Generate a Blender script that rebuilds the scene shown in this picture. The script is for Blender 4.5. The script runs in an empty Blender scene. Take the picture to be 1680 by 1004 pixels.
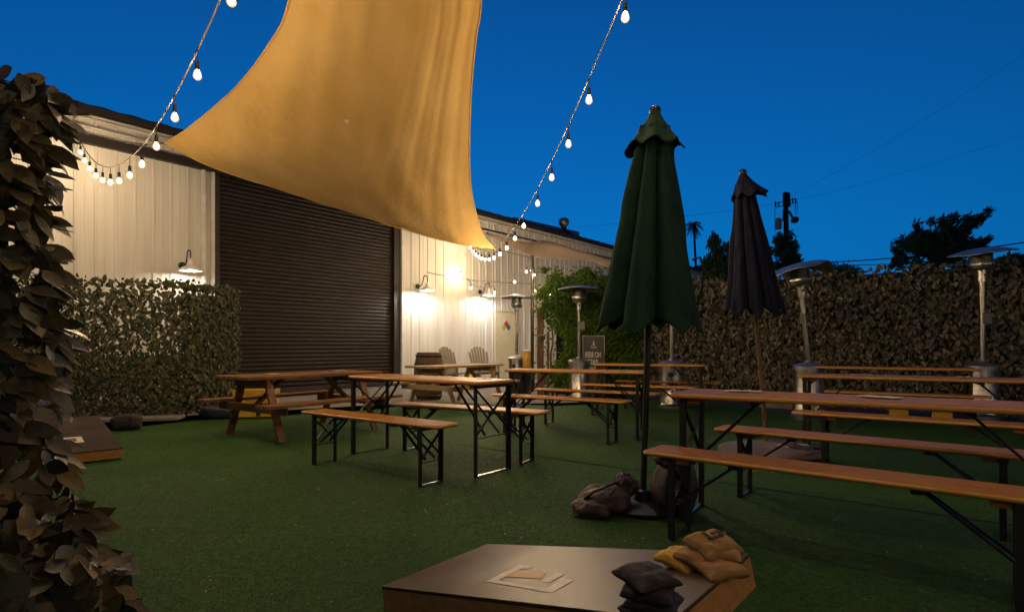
import bpy, bmesh, math, random
import numpy as np
from mathutils import Vector, Matrix, noise
random.seed(7)
R = math.radians
sc = bpy.context.scene
# ------------------------------------------------------------------ camera
F, CX, HY, EYE = 944.0, 840.0, 568.0, 1.1          # focal length / centre / horizon in photo pixels, eye height
cam = bpy.data.cameras.new("camera"); camo = bpy.data.objects.new("camera", cam)
sc.collection.objects.link(camo); sc.camera = camo
cam.sensor_width = 36; cam.sensor_fit = 'HORIZONTAL'; cam.lens = F / 1680 * 36
cam.shift_y = (HY - 502) / 1680
cam.clip_start = 0.05; cam.clip_end = 3000
camo.location = (0, 0, EYE); camo.rotation_euler = (R(90), 0, 0)
# ------------------------------------------------------------------ sky (deep dusk blue) and exposure
SKY = 1.0
BULB = 2550.0          # string bulb radiance
LAMP = 800.0          # gooseneck lamp bulb radiance
w = bpy.data.worlds.new("World"); sc.world = w; w.use_nodes = True
nt = w.node_tree; nt.nodes.clear()
o_ = nt.nodes.new('ShaderNodeOutputWorld'); bg = nt.nodes.new('ShaderNodeBackground')
tc = nt.nodes.new('ShaderNodeTexCoord'); sp = nt.nodes.new('ShaderNodeSeparateXYZ')
nt.links.new(tc.outputs['Generated'], sp.inputs[0])
cr = nt.nodes.new('ShaderNodeValToRGB')
cr.color_ramp.elements[0].position = 0.0; cr.color_ramp.elements[0].color = (.004, .163, .505, 1)
cr.color_ramp.elements[1].position = 1.0; cr.color_ramp.elements[1].color = (.001, .045, .19, 1)
for p, c in ((.18, (.002, .150, .480, 1)), (.36, (.002, .108, .400, 1)), (.52, (.002, .080, .315, 1))):
    e = cr.color_ramp.elements.new(p); e.color = c
nt.links.new(sp.outputs['Z'], cr.inputs[0])
dp = nt.nodes.new('ShaderNodeVectorMath'); dp.operation = 'DOT_PRODUCT'; dp.inputs[1].default_value = (-.10, .995, 0)
nt.links.new(tc.outputs['Generated'], dp.inputs[0])
mr = nt.nodes.new('ShaderNodeMapRange'); mr.inputs[1].default_value = -.2; mr.inputs[2].default_value = .98
mr.inputs[3].default_value = .10; mr.inputs[4].default_value = 1.08
nt.links.new(dp.outputs['Value'], mr.inputs[0])
mm = nt.nodes.new('ShaderNodeVectorMath'); mm.operation = 'SCALE'
nt.links.new(cr.outputs[0], mm.inputs[0]); nt.links.new(mr.outputs[0], mm.inputs['Scale'])
nt.links.new(mm.outputs[0], bg.inputs[0]); bg.inputs[1].default_value = SKY
nt.links.new(bg.outputs[0], o_.inputs[0])
sc.view_settings.view_transform = 'Standard'; sc.view_settings.look = 'None'
sc.view_settings.exposure = 0.0; sc.view_settings.gamma = 1
sc.cycles.max_bounces = 6; sc.cycles.sample_clamp_indirect = 4

# ------------------------------------------------------------------ helpers
C = sc.collection
def at(px, py, Y):                     # the point at distance Y seen at a photo position (used to measure places once)
    return Vector(((px - CX) / F * Y, Y, EYE + (HY - py) / F * Y))

def material(name, col, rough=.6, metal=0, col2=None, scale=5, stretch=(1, 1, 1), bump=0, bscale=None, detail=6,
             coord='Object', island=None, emit=None, spec=.5, coat=0, dist=0, contrast=(.35, .65), trans=0):
    m = bpy.data.materials.new(name); m.use_nodes = True
    n = m.node_tree.nodes; l = m.node_tree.links; b = n['Principled BSDF']
    b.inputs['Base Color'].default_value = (*col, 1); b.inputs['Roughness'].default_value = rough
    b.inputs['Metallic'].default_value = metal; b.inputs['Specular IOR Level'].default_value = spec
    if coat: b.inputs['Coat Weight'].default_value = coat; b.inputs['Coat Roughness'].default_value = .25
    if emit:
        b.inputs['Emission Color'].default_value = (*emit[0], 1); b.inputs['Emission Strength'].default_value = emit[1]
    last = None
    if col2 or bump:
        t = n.new('ShaderNodeTexCoord'); mp = n.new('ShaderNodeMapping'); mp.inputs['Scale'].default_value = stretch
        l.new(t.outputs[coord], mp.inputs[0])
        nz = n.new('ShaderNodeTexNoise'); nz.inputs['Scale'].default_value = scale; nz.inputs['Detail'].default_value = detail
        nz.inputs['Distortion'].default_value = dist
        l.new(mp.outputs[0], nz.inputs[0])
        if col2:
            r = n.new('ShaderNodeValToRGB'); r.color_ramp.elements[0].position = contrast[0]; r.color_ramp.elements[1].position = contrast[1]
            r.color_ramp.elements[0].color = (*col, 1); r.color_ramp.elements[1].color = (*col2, 1)
            l.new(nz.outputs[0], r.inputs[0]); last = r.outputs[0]
        if bump:
            if bscale:
                nz = n.new('ShaderNodeTexNoise'); nz.inputs['Scale'].default_value = bscale; nz.inputs['Detail'].default_value = 4
                l.new(mp.outputs[0], nz.inputs[0])
            bp = n.new('ShaderNodeBump'); bp.inputs['Strength'].default_value = 1; bp.inputs['Distance'].default_value = bump
            l.new(nz.outputs[0], bp.inputs['Height']); l.new(bp.outputs[0], b.inputs['Normal'])
    if island:                         # each leaf / plank its own tint
        g = n.new('ShaderNodeNewGeometry'); r = n.new('ShaderNodeValToRGB'); r.color_ramp.interpolation = 'LINEAR'
        els = r.color_ramp.elements
        els[0].color = (*island[0], 1); els[1].color = (*island[-1], 1)
        for i, c in enumerate(island[1:-1]):
            e = els.new((i + 1) / (len(island) - 1)); e.color = (*c, 1)
        l.new(g.outputs['Random Per Island'], r.inputs[0])
        if last is not None:
            mx = n.new('ShaderNodeMix'); mx.data_type = 'RGBA'; mx.blend_type = 'MULTIPLY'; mx.inputs[0].default_value = 1
            l.new(last, mx.inputs[6]); l.new(r.outputs[0], mx.inputs[7]); last = mx.outputs[2]
        else: last = r.outputs[0]
    if last is not None: l.new(last, b.inputs['Base Color'])
    if trans:                          # cloth and leaves let a little light through
        tr = n.new('ShaderNodeBsdfTranslucent'); ms = n.new('ShaderNodeMixShader'); ms.inputs[0].default_value = trans
        if last is not None: l.new(last, tr.inputs[0])
        else: tr.inputs[0].default_value = (*col, 1)
        l.new(b.outputs[0], ms.inputs[1]); l.new(tr.outputs[0], ms.inputs[2]); l.new(ms.outputs[0], n['Material Output'].inputs[0])
    return m

class MB:
    """collects shapes, then links them as ONE mesh object"""
    def __init__(s): s.v = []; s.f = []; s.mi = []; s.m = 0
    def add(s, vs, fs):
        k = len(s.v); s.v += [tuple(p) for p in vs]; s.f += [tuple(i + k for i in f) for f in fs]; s.mi += [s.m] * len(fs); return s
    def box(s, c, size, rot=None, top=(1, 1)):
        x, y, z = [q / 2 for q in size]; vs = []
        for sz in (-1, 1):
            kx, ky = top if sz > 0 else (1, 1)
            for sx, sy in ((-1, -1), (1, -1), (1, 1), (-1, 1)):
                p = Vector((sx * x * kx, sy * y * ky, sz * z))
                if rot is not None: p = rot @ p
                vs.append(p + Vector(c))
        return s.add(vs, [(3, 2, 1, 0), (4, 5, 6, 7), (0, 1, 5, 4), (1, 2, 6, 5), (2, 3, 7, 6), (3, 0, 4, 7)])
    def bar(s, a, b, wd, ht, up=(0, 0, 1)):
        a, b = Vector(a), Vector(b); d = (b - a); L = d.length; x = d.normalized(); u = Vector(up)
        y = u.cross(x)
        if y.length < 1e-4: y = Vector((0, 1, 0)).cross(x)
        y.normalize(); z = x.cross(y)
        return s.box((a + b) / 2, (L, wd, ht), Matrix((x, y, z)).transposed())
    def tube(s, pts, r, n=8, cap=True):
        pts = [Vector(p) for p in pts]; rr = r if isinstance(r, (list, tuple)) else [r] * len(pts)
        vs = []; fs = []; prev = None
        for i, p in enumerate(pts):
            d = (pts[min(i + 1, len(pts) - 1)] - pts[max(i - 1, 0)]).normalized()
            if prev is None:
                a = Vector((0, 0, 1)) if abs(d.z) < .9 else Vector((1, 0, 0)); x = d.cross(a).normalized()
            else: x = (prev - d * prev.dot(d)).normalized()
            prev = x; y = d.cross(x)
            for k in range(n):
                t = 2 * math.pi * k / n; vs.append(p + (x * math.cos(t) + y * math.sin(t)) * rr[i])
        for i in range(len(pts) - 1):
            for k in range(n):
                k2 = (k + 1) % n; fs.append((i * n + k, i * n + k2, (i + 1) * n + k2, (i + 1) * n + k))
        if cap: fs += [tuple(range(n))[::-1], tuple((len(pts) - 1) * n + k for k in range(n))]
        return s.add(vs, fs)
    def lathe(s, prof, n=24, c=(0, 0, 0), cap=False):
        vs = []; fs = []
        for r, z in prof:
            for k in range(n):
                t = 2 * math.pi * k / n; vs.append((c[0] + r * math.cos(t), c[1] + r * math.sin(t), c[2] + z))
        for i in range(len(prof) - 1):
            for k in range(n):
                k2 = (k + 1) % n; fs.append((i * n + k, i * n + k2, (i + 1) * n + k2, (i + 1) * n + k))
        if cap: fs += [tuple(range(n))[::-1], tuple((len(prof) - 1) * n + k for k in range(n))]
        return s.add(vs, fs)
    def prism(s, poly, z0, z1):
        n = len(poly)
        vs = [(x, y, z0) for x, y in poly] + [(x, y, z1) for x, y in poly]
        return s.add(vs, [tuple(range(n))[::-1], tuple(range(n, 2 * n))] + [(i, (i + 1) % n, n + (i + 1) % n, n + i) for i in range(n)])
    def grid(s, rows):
        nr, nc = len(rows), len(rows[0])
        return s.add([p for r in rows for p in r], [(i * nc + j, i * nc + j + 1, (i + 1) * nc + j + 1, (i + 1) * nc + j)
                                                    for i in range(nr - 1) for j in range(nc - 1)])
    def build(s, name, mats, parent=None, smooth=False, bevel=0, solid=0):
        me = bpy.data.meshes.new(name); me.from_pydata(s.v, [], s.f)
        for m in (mats if isinstance(mats, (list, tuple)) else [mats]): me.materials.append(m)
        if any(s.mi): me.polygons.foreach_set('material_index', s.mi)
        if smooth: me.polygons.foreach_set('use_smooth', [True] * len(me.polygons))
        me.update()
        o = bpy.data.objects.new(name, me); C.objects.link(o); o.parent = parent
        if solid:
            md = o.modifiers.new('thickness', 'SOLIDIFY'); md.thickness = solid; md.offset = 0
        if bevel:
            md = o.modifiers.new('bevel', 'BEVEL'); md.width = bevel; md.segments = 2; md.limit_method = 'ANGLE'; md.angle_limit = R(40)
        if smooth == 'angle':
            try: me.set_sharp_from_angle(angle=R(40))
            except Exception: pass
        return o

def thing(name, label, cat, loc=(0, 0, 0), rz=0, group=None):
    o = bpy.data.objects.new(name, None); o.empty_display_size = .2; C.objects.link(o)
    o.location = loc; o.rotation_euler = (0, 0, rz); o['label'] = label; o['category'] = cat
    if group: o['group'] = group
    return o
def tag(o, label, cat, group=None, kind=None):
    o['label'] = label; o['category'] = cat
    if group: o['group'] = group
    if kind: o['kind'] = kind
    return o
def struct(o): o['kind'] = 'structure'; return o
def dup(root, loc, rz, label):
    r = root.copy(); C.objects.link(r); r.location = loc; r.rotation_euler = (0, 0, rz); r['label'] = label
    def kids(src, dst):
        for ch in list(src.children):
            if ch.name == r.name: continue
            c = ch.copy(); C.objects.link(c); c.parent = dst; kids(ch, c)
    kids(root, r)
    return r

def leaf_mesh(mb, items, fold=.18, wide=.62, curl=.12):
    """items: (position, direction of the leaf, face normal, length)"""
    vs = []; fs = []
    for p, d, nrm, L in items:
        d = Vector(d).normalized(); x = d.cross(Vector(nrm))
        if x.length < 1e-4: x = d.orthogonal()
        x.normalize(); z = x.cross(d); p = Vector(p); W = L * wide / 2; k = len(vs); g = fold * L * .5
        vs += [p, p + d * L * .28 - x * W * .95 + z * g, p + d * L * .64 - x * W * .8 + z * g * .6, p + d * L - z * curl * L,
               p + d * L * .64 + x * W * .8 + z * g * .6, p + d * L * .28 + x * W * .95 + z * g]
        fs += [(k, k + 3, k + 2, k + 1), (k, k + 5, k + 4, k + 3)]
    mb.add(vs, fs)
def rv(a=1):
    while True:
        v = Vector((random.uniform(-1, 1), random.uniform(-1, 1), random.uniform(-1, 1)))
        if .05 < v.length <= 1: return v * a

# ------------------------------------------------------------------ materials
M = {}
def turf_mat():
    m = bpy.data.materials.new('turf'); m.use_nodes = True; n = m.node_tree.nodes; l = m.node_tree.links; b = n['Principled BSDF']
    b.inputs['Roughness'].default_value = .75; b.inputs['Specular IOR Level'].default_value = .25
    t = n.new('ShaderNodeTexCoord')
    n1 = n.new('ShaderNodeTexNoise'); n1.inputs['Scale'].default_value = 1.1; n1.inputs['Detail'].default_value = 5
    n2 = n.new('ShaderNodeTexNoise'); n2.inputs['Scale'].default_value = 90; n2.inputs['Detail'].default_value = 5; n2.inputs['Roughness'].default_value = .8
    for q in (n1, n2): l.new(t.outputs['Object'], q.inputs[0])
    r1 = n.new('ShaderNodeValToRGB'); r1.color_ramp.elements[0].position = .3; r1.color_ramp.elements[1].position = .7
    r1.color_ramp.elements[0].color = (.027, .098, .013, 1); r1.color_ramp.elements[1].color = (.048, .143, .018, 1)
    r2 = n.new('ShaderNodeValToRGB'); r2.color_ramp.elements[0].position = .36; r2.color_ramp.elements[1].position = .66
    r2.color_ramp.elements[0].color = (.22, .25, .2, 1); r2.color_ramp.elements[1].color = (1.5, 1.45, 1.3, 1)
    l.new(n1.outputs[0], r1.inputs[0]); l.new(n2.outputs[0], r2.inputs[0])
    mx = n.new('ShaderNodeMix'); mx.data_type = 'RGBA'; mx.blend_type = 'MULTIPLY'; mx.inputs[0].default_value = 1
    n3 = n.new('ShaderNodeTexNoise'); n3.inputs['Scale'].default_value = 22; n3.inputs['Detail'].default_value = 6; n3.inputs['Roughness'].default_value = .75; l.new(t.outputs['Object'], n3.inputs[0])
    r3 = n.new('ShaderNodeValToRGB'); r3.color_ramp.elements[0].position = .35; r3.color_ramp.elements[1].position = .65
    r3.color_ramp.elements[0].color = (.55, .58, .5, 1); r3.color_ramp.elements[1].color = (1.25, 1.2, 1.15, 1); l.new(n3.outputs[0], r3.inputs[0])
    my = n.new('ShaderNodeMix'); my.data_type = 'RGBA'; my.blend_type = 'MULTIPLY'; my.inputs[0].default_value = 1
    l.new(r1.outputs[0], mx.inputs[6]); l.new(r2.outputs[0], mx.inputs[7]); l.new(mx.outputs[2], my.inputs[6]); l.new(r3.outputs[0], my.inputs[7]); l.new(my.outputs[2], b.inputs['Base Color'])
    bp = n.new('ShaderNodeBump'); bp.inputs['Distance'].default_value = .012; bp.inputs['Strength'].default_value = 1
    l.new(n2.outputs[0], bp.inputs['Height']); l.new(bp.outputs[0], b.inputs['Normal'])
    return m
M['turf'] = turf_mat()
M['concrete'] = material('concrete', (.26, .24, .21), .9, col2=(.16, .145, .125), scale=2.2, bump=.004, bscale=40, detail=8)
M['asphalt'] = material('asphalt', (.05, .05, .05), .9, col2=(.08, .078, .07), scale=6, bump=.004, bscale=60)
M['navy'] = material('navy_paint', (.018, .024, .06), .7, col2=(.03, .036, .075), scale=3, bump=.003, bscale=50)
M['wood_top'] = material('varnished_wood', (.31, .120, .015), .42, col2=(.52, .235, .040), scale=4, stretch=(1.2, 16, 3), bump=.0006, bscale=14, detail=8, contrast=(.3, .7), spec=.22, dist=.4)
M['wood_bench'] = material('varnished_bench_wood', (.29, .108, .013), .42, col2=(.49, .210, .034), scale=4, stretch=(1.0, 14, 3), bump=.0006, bscale=14, detail=8, contrast=(.3, .7), spec=.22, dist=.4)
M['wood_edge_lit'] = material('varnished_edge_lit', (.58, .27, .055), .36, col2=(.70, .37, .09), scale=4, stretch=(1.2, 6, 20), detail=8)  # light catching the side faces is put into this paler wood colour
M['black_metal'] = material('black_steel', (.012, .012, .013), .5, metal=0, col2=(.02, .018, .016), scale=20)
M['picnic'] = material('picnic_wood', (.15, .062, .020), .55, col2=(.27, .12, .04), scale=4, stretch=(2, 14, 6), bump=.002, bscale=16, detail=8)
M['picnic2'] = material('weathered_wood', (.34, .22, .10), .7, col2=(.50, .34, .16), scale=4, stretch=(2, 14, 6), bump=.002, bscale=16, detail=8)
M['steel'] = material('brushed_steel', (.55, .53, .50), .28, metal=1, col2=(.42, .40, .38), scale=3, stretch=(1, 1, 12), bump=.0012, bscale=8)
M['dish'] = material('aluminium', (.42, .42, .43), .42, metal=.85, col2=(.28, .28, .30), scale=6, bump=.002, bscale=9)
M['dark_grille'] = material('dark_grille', (.10, .09, .08), .5, metal=.6)
M['siding'] = material('white_siding', (.70, .68, .65), .45, col2=(.61, .585, .54), scale=1.1, stretch=(4, 4, .35), detail=8, spec=.4)
M['white_trim'] = material('white_trim', (.70, .68, .64), .5, col2=(.58, .55, .5), scale=5)
M['dark_trim'] = material('dark_trim', (.018, .014, .012), .55, col2=(.030, .023, .019), scale=5)
M['roller'] = material('brown_roller', (.0125, .0072, .0052), .45, col2=(.018, .0105, .0078), scale=1.6, stretch=(1, 1, 3), spec=.28)
M['door'] = material('cream_paint', (.72, .66, .47), .5, col2=(.66, .60, .42), scale=3)
M['sail'] = material('yellow_sail_cloth', (.78, .515, .185), .85, col2=(.70, .435, .13), scale=1.3, stretch=(1, .5, 1), bump=.012, bscale=11, detail=8, trans=.22, spec=.2)
M['greysail'] = material('grey_sail_cloth', (.12, .088, .070), .85, col2=(.095, .070, .056), scale=2, bump=.004, trans=.06, spec=.2)
M['green_cloth'] = material('green_canvas', (.010, .036, .024), .85, col2=(.014, .048, .031), scale=9, bump=.010, bscale=10, spec=.2)
M['plum_cloth'] = material('plum_canvas', (.004, .0055, .020), .85, col2=(.007, .009, .028), scale=9, bump=.010, bscale=10, spec=.2)
M['bag'] = material('plum_nylon', (.055, .036, .040), .6, col2=(.085, .055, .058), scale=7, bump=.012, bscale=9)
M['sandbag'] = material('faded_canvas', (.16, .125, .13), .8, col2=(.10, .075, .08), scale=5, bump=.015, bscale=8)
M['sand'] = material('spilt_sand', (.42, .32, .2), .95, col2=(.3, .22, .14), scale=20)
M['board'] = material('board_paint', (.048, .026, .013), .42, col2=(.080, .046, .024), scale=3, bump=.0008, bscale=30, spec=.5)
M['board_dull'] = material('worn_board_paint', (.045, .034, .028), .85, col2=(.07, .055, .045), scale=3, spec=.12)
M['plywood'] = material('plywood', (.42, .18, .045), .5, col2=(.54, .26, .08), scale=5, stretch=(1.5, 8, 10), bump=.001, detail=8)
M['cream'] = material('cream_paint_mark', (.62, .55, .46), .5, col2=(.5, .43, .36), scale=20)
M['orange'] = material('orange_paint_mark', (.52, .27, .08), .5, col2=(.45, .22, .06), scale=20)
M['tan_bag'] = material('tan_duck_cloth', (.30, .16, .052), .85, col2=(.38, .21, .075), scale=12, bump=.006, bscale=40)
M['yellow_bag'] = material('yellow_duck_cloth', (.58, .33, .03), .85, col2=(.66, .40, .05), scale=12, bump=.006, bscale=40)
M['dark_bag'] = material('black_duck_cloth', (.020, .015, .015), .85, col2=(.034, .026, .025), scale=12, bump=.006, bscale=40)
M['brown_leaf'] = material('faded_brown_leaf', (.1, .08, .05), .5, island=[(.040, .030, .016), (.105, .070, .034), (.060, .056, .028), (.15, .105, .06), (.085, .070, .050), (.050, .036, .020)], trans=.15, spec=.4)
M['fence_leaf'] = material('faded_grey_leaf', (.1, .08, .05), .6, island=[(.024, .026, .017), (.20, .165, .12), (.055, .066, .042), (.34, .29, .225), (.12, .11, .075), (.020, .024, .017), (.17, .165, .12), (.040, .050, .033)], trans=.12, spec=.3)
M['olive_leaf'] = material('olive_leaf', (.1, .08, .05), .5, island=[(.030, .042, .015), (.125, .112, .052), (.055, .085, .034), (.17, .15, .085), (.070, .062, .028), (.022, .075, .045)], trans=.2, spec=.4)
M['ivy_leaf'] = material('ivy_leaf', (.04, .09, .02), .5, island=[(.030, .080, .010), (.080, .165, .018), (.130, .220, .024), (.045, .105, .014), (.095, .165, .020)], trans=.3, spec=.3)
M['far_leaf'] = material('dark_foliage', (.02, .035, .02), .8, island=[(.05, .13, .07), (.09, .19, .09), (.06, .15, .08)], trans=.5)
M['lit_leaf'] = material('olive_foliage', (.05, .07, .02), .8, island=[(.06, .08, .015), (.10, .12, .03), (.04, .06, .014)], trans=.2)
M['bark'] = material('bark', (.10, .055, .03), .9, col2=(.17, .10, .06), scale=8, stretch=(3, 3, .6), bump=.01)
M['green_mesh'] = material('dark_net', (.012, .016, .010), .9, col2=(.022, .024, .016), scale=12)
M['wire'] = material('wire', (.02, .02, .02), .5)
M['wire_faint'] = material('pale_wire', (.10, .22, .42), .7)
M['cable'] = material('cable', (.05, .045, .035), .6)
M['cord'] = material('grey_cable', (.13, .12, .10), .8, spec=.1)
M['bulb'] = material('lit_bulb', (1, .8, .5), .4, emit=((1.0, .715, .40), BULB))
def glass_mat():
    m = bpy.data.materials.new('bulb_glass'); m.use_nodes = True; n = m.node_tree.nodes; l = m.node_tree.links
    e = n.new('ShaderNodeEmission'); e.inputs[0].default_value = (1, .52, .18, 1); e.inputs[1].default_value = 2.6
    t = n.new('ShaderNodeBsdfTransparent'); x = n.new('ShaderNodeMixShader'); x.inputs[0].default_value = .42
    l.new(t.outputs[0], x.inputs[1]); l.new(e.outputs[0], x.inputs[2]); l.new(x.outputs[0], n['Material Output'].inputs[0]); return m
M['glass'] = glass_mat()
M['lampbulb1'] = material('lit_lamp_dim', (1, .95, .85), .4, emit=((1.0, .88, .70), LAMP * .35))
M['lampbulb'] = material('lit_lamp', (1, .95, .85), .4, emit=((.98, .94, .88), LAMP))
M['enamel'] = material('grey_enamel', (.42, .42, .40), .35, metal=.2)
M['white_enamel'] = material('white_enamel', (.75, .73, .68), .4)
M['chalkboard'] = material('sign_black', (.07, .07, .062), .3, col2=(.10, .098, .085), scale=4, spec=.6)
M['white'] = material('white_lettering', (.75, .73, .68), .6)
M['paper'] = material('paper', (.62, .58, .52), .8)
M['red'] = material('red', (.5, .02, .02), .5); M['blue'] = material('blue', (.01, .15, .30), .5); M['yel'] = material('yellow', (.55, .42, .03), .5)
M['yellow_paint'] = material('yellow_paint', (.62, .37, .02), .55, col2=(.50, .28, .02), scale=6, bump=.001)
M['barrel'] = material('barrel_wood', (.085, .05, .03), .75, col2=(.15, .09, .055), scale=4, stretch=(10, 10, 1), bump=.004)
M['hoop'] = material('barrel_hoop', (.06, .05, .045), .5, metal=.7)
M['grey_wood'] = material('grey_weathered_wood', (.20, .175, .145), .8, col2=(.28, .245, .20), scale=5, stretch=(4, 4, 4), bump=.002)
M['black_plastic'] = material('black_plastic', (.012, .012, .015), .45)
M['navy_plastic'] = material('navy_plastic', (.012, .014, .025), .5, col2=(.02, .022, .035), scale=4)
M['amber'] = material('amber_tub', (.55, .27, .04), .35, col2=(.62, .36, .08), scale=3)
M['seam'] = material('seam', (.008, .012, .006), .95)
M['plate'] = material('grey_plate', (.22, .21, .2), .4, metal=.4)
M['hill'] = material('hill_scrub', (.014, .028, .016), .95, col2=(.028, .045, .022), scale=.3, bump=.5)
M['stucco'] = material('far_stucco', (.45, .36, .30), .8, col2=(.38, .3, .25), scale=2)
M['farroof'] = material('far_metal_roof', (.35, .38, .42), .5, col2=(.28, .30, .34), scale=3)
M['pole_wood'] = material('pole_wood', (.03, .022, .016), .9, col2=(.045, .033, .024), scale=4)

# ------------------------------------------------------------------ ground
g = MB(); g.add([(-900, -60, -.012), (900, -60, -.012), (900, 1500, -.012), (-900, 1500, -.012)], [(0, 1, 2, 3)])
struct(g.build('ground', M['asphalt']))
g = MB(); g.add([(-14, -10, -.006), (16, -10, -.006), (16, 40, -.006), (-14, 40, -.006)], [(0, 1, 2, 3)])
struct(g.build('concrete_pavement', M['concrete']))
turf_edge = [(-9, -5), (12, -5), (12, 3.6), (7.6, 6.9), (4.95, 8.75), (3.6, 11.2), (2.9, 11.6), (.95, 10.6), (-.3, 10.9), (-1.7, 11.3), (-2.4, 9.9), (-3.4, 9.25), (-4.72, 8.45), (-5.35, 7.35), (-9, 6.6)]
def poly_sheet(name, poly, z, mat):
    bm = bmesh.new(); vs = [bm.verts.new((x, y, z)) for x, y in poly]; bm.faces.new(vs)
    bmesh.ops.triangulate(bm, faces=bm.faces[:]); me = bpy.data.meshes.new(name); bm.to_mesh(me); bm.free()
    me.materials.append(mat); o = bpy.data.objects.new(name, me); C.objects.link(o); return o
struct(poly_sheet('turf', turf_edge, 0.006, M['turf']))
struct(poly_sheet('navy_pavement', [(4.95, 8.75), (7.6, 6.9), (12, 3.6), (14, 8), (3.7, 13.0), (1.8, 14), (2.3, 11.4), (2.9, 11.6), (3.6, 11.2)], 0.0, M['navy']))
# seams between the turf rolls
g = MB(); rs = random.Random(3)
for a, b in (((-3.3, 8.55), (4.6, 2.3)), ((.6, 9.6), (6.2, 5.4)), ((-9, 6.2), (-2.0, .6))):
    a = Vector((*a, .010)); b = Vector((*b, .010)); n = 60; top = []; bot = []
    prp = Vector((-(b - a).y, (b - a).x, 0)).normalized()
    for i in range(n + 1):
        p = a.lerp(b, i / n) + prp * rs.uniform(-.006, .006); wd = rs.uniform(.009, .016); top.append(p + prp * wd); bot.append(p - prp * wd)
    if a.x > -8: g.grid([bot, top])
struct(g.build('turf_seam', M['seam']))

# short blades of the turf, thickest near the viewer
rg = np.random.default_rng(5); NB = 210000
yy = 1.75 + 6.0 * rg.random(NB) ** 2.1; xx = (rg.random(NB) * 2 - 1) * yy * .93
ok = (xx > -6) & (xx < 7) & (rg.random(NB) < np.clip((7.6 - yy) / 3.2, 0, 1)); xx, yy = xx[ok], yy[ok]; nb = len(xx)
an = rg.random(nb) * 6.283; hh = rg.uniform(.002, .0075, nb); ww = rg.uniform(.0010, .0020, nb) * (1 + (yy - 1.7) * .12)
lx = rg.normal(.003, .004, nb); ly = rg.normal(0, .004, nb)
co = np.empty((nb, 3, 3)); co[:, 0] = np.c_[xx - np.cos(an) * ww, yy - np.sin(an) * ww, np.full(nb, .006)]; co[:, 1] = np.c_[xx + np.cos(an) * ww, yy + np.sin(an) * ww, np.full(nb, .006)]; co[:, 2] = np.c_[xx + lx, yy + ly, .006 + hh]
me = bpy.data.meshes.new('turf_blades'); me.vertices.add(nb * 3); me.vertices.foreach_set('co', co.ravel()); me.loops.add(nb * 3); me.loops.foreach_set('vertex_index', np.arange(nb * 3, dtype=np.int32))
me.polygons.add(nb); me.polygons.foreach_set('loop_start', np.arange(0, nb * 3, 3, dtype=np.int32)); me.update(calc_edges=True); me.validate()
M['blade'] = material('turf_blade', (.03, .1, .02), .6, island=[(.024, .088, .012), (.060, .170, .024), (.036, .120, .017), (.095, .170, .040), (.030, .105, .015)], trans=.25, spec=.3)
me.materials.append(M['blade']); bo = bpy.data.objects.new('turf_blades', me); C.objects.link(bo)
tag(bo, 'short green artificial grass blades standing on the turf', 'grass', kind='stuff')

# ------------------------------------------------------------------ the metal building
WD = Vector((.638, .770, 0)).normalized()         # along the wall, away from the camera
WN = Vector((.770, -.638, 0)).normalized()        # out of the wall
W0 = Vector((-6.40, 12.36, 0))                    # the left jamb of the roller door
Wp = lambda t, z=0, out=0: W0 + WD * t + WN * out + Vector((0, 0, z))
def wall_t(px):                                   # distance along the wall for a photo column
    k = (px - CX) / F; return (k * W0.y - W0.x) / (WD.x - k * WD.y)
tD0, tD1 = 0.0, wall_t(657)
tL, tR = wall_t(-350), wall_t(1160)
ZT = 5.50
bld = thing('metal_building', 'long white corrugated metal building with a huge dark brown roller door', 'building', tuple(Wp(0)))
BI = Matrix.Translation(-Wp(0))
def bb(mb, name, mat, parent=bld, **k):
    mb.v = [tuple(Vector(p) - W0) for p in mb.v]
    return mb.build(name, mat, parent, **k)
def siding(t0, t1, z0, z1):
    prof = [(0, 0), (.03, .0), (.045, .022), (.075, .022), (.09, 0), (.20, 0), (.206, .004), (.216, .004), (.222, 0)]
    pts = []; t = t0
    while t < t1:
        for a, d in prof:
            if t + a <= t1: pts.append((t + a, d))
        t += .32
    pts.append((t1, 0)); m = MB()
    m.grid([[Wp(a, z0, d) for a, d in pts], [Wp(a, z1, d) for a, d in pts]]); return m
tdoor0, tdoor1 = wall_t(811.5), wall_t(848); zdoor = 2.28
bb(siding(tL, -.02, 0, 4.93), 'wall', M['siding'])
m = siding(tD1 + .02, tdoor0 - .03, 0, 4.93)
m2 = siding(tdoor0 - .03, tdoor1 + .03, zdoor + .03, 4.93); m.add(m2.v, m2.f)
m2 = siding(tdoor1 + .03, tR, 0, 4.93); m.add(m2.v, m2.f)
bb(m, 'wall', M['siding'])
bb(siding(tL, tR, 4.99, ZT - .1), 'upper_wall', M['siding'])
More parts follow.
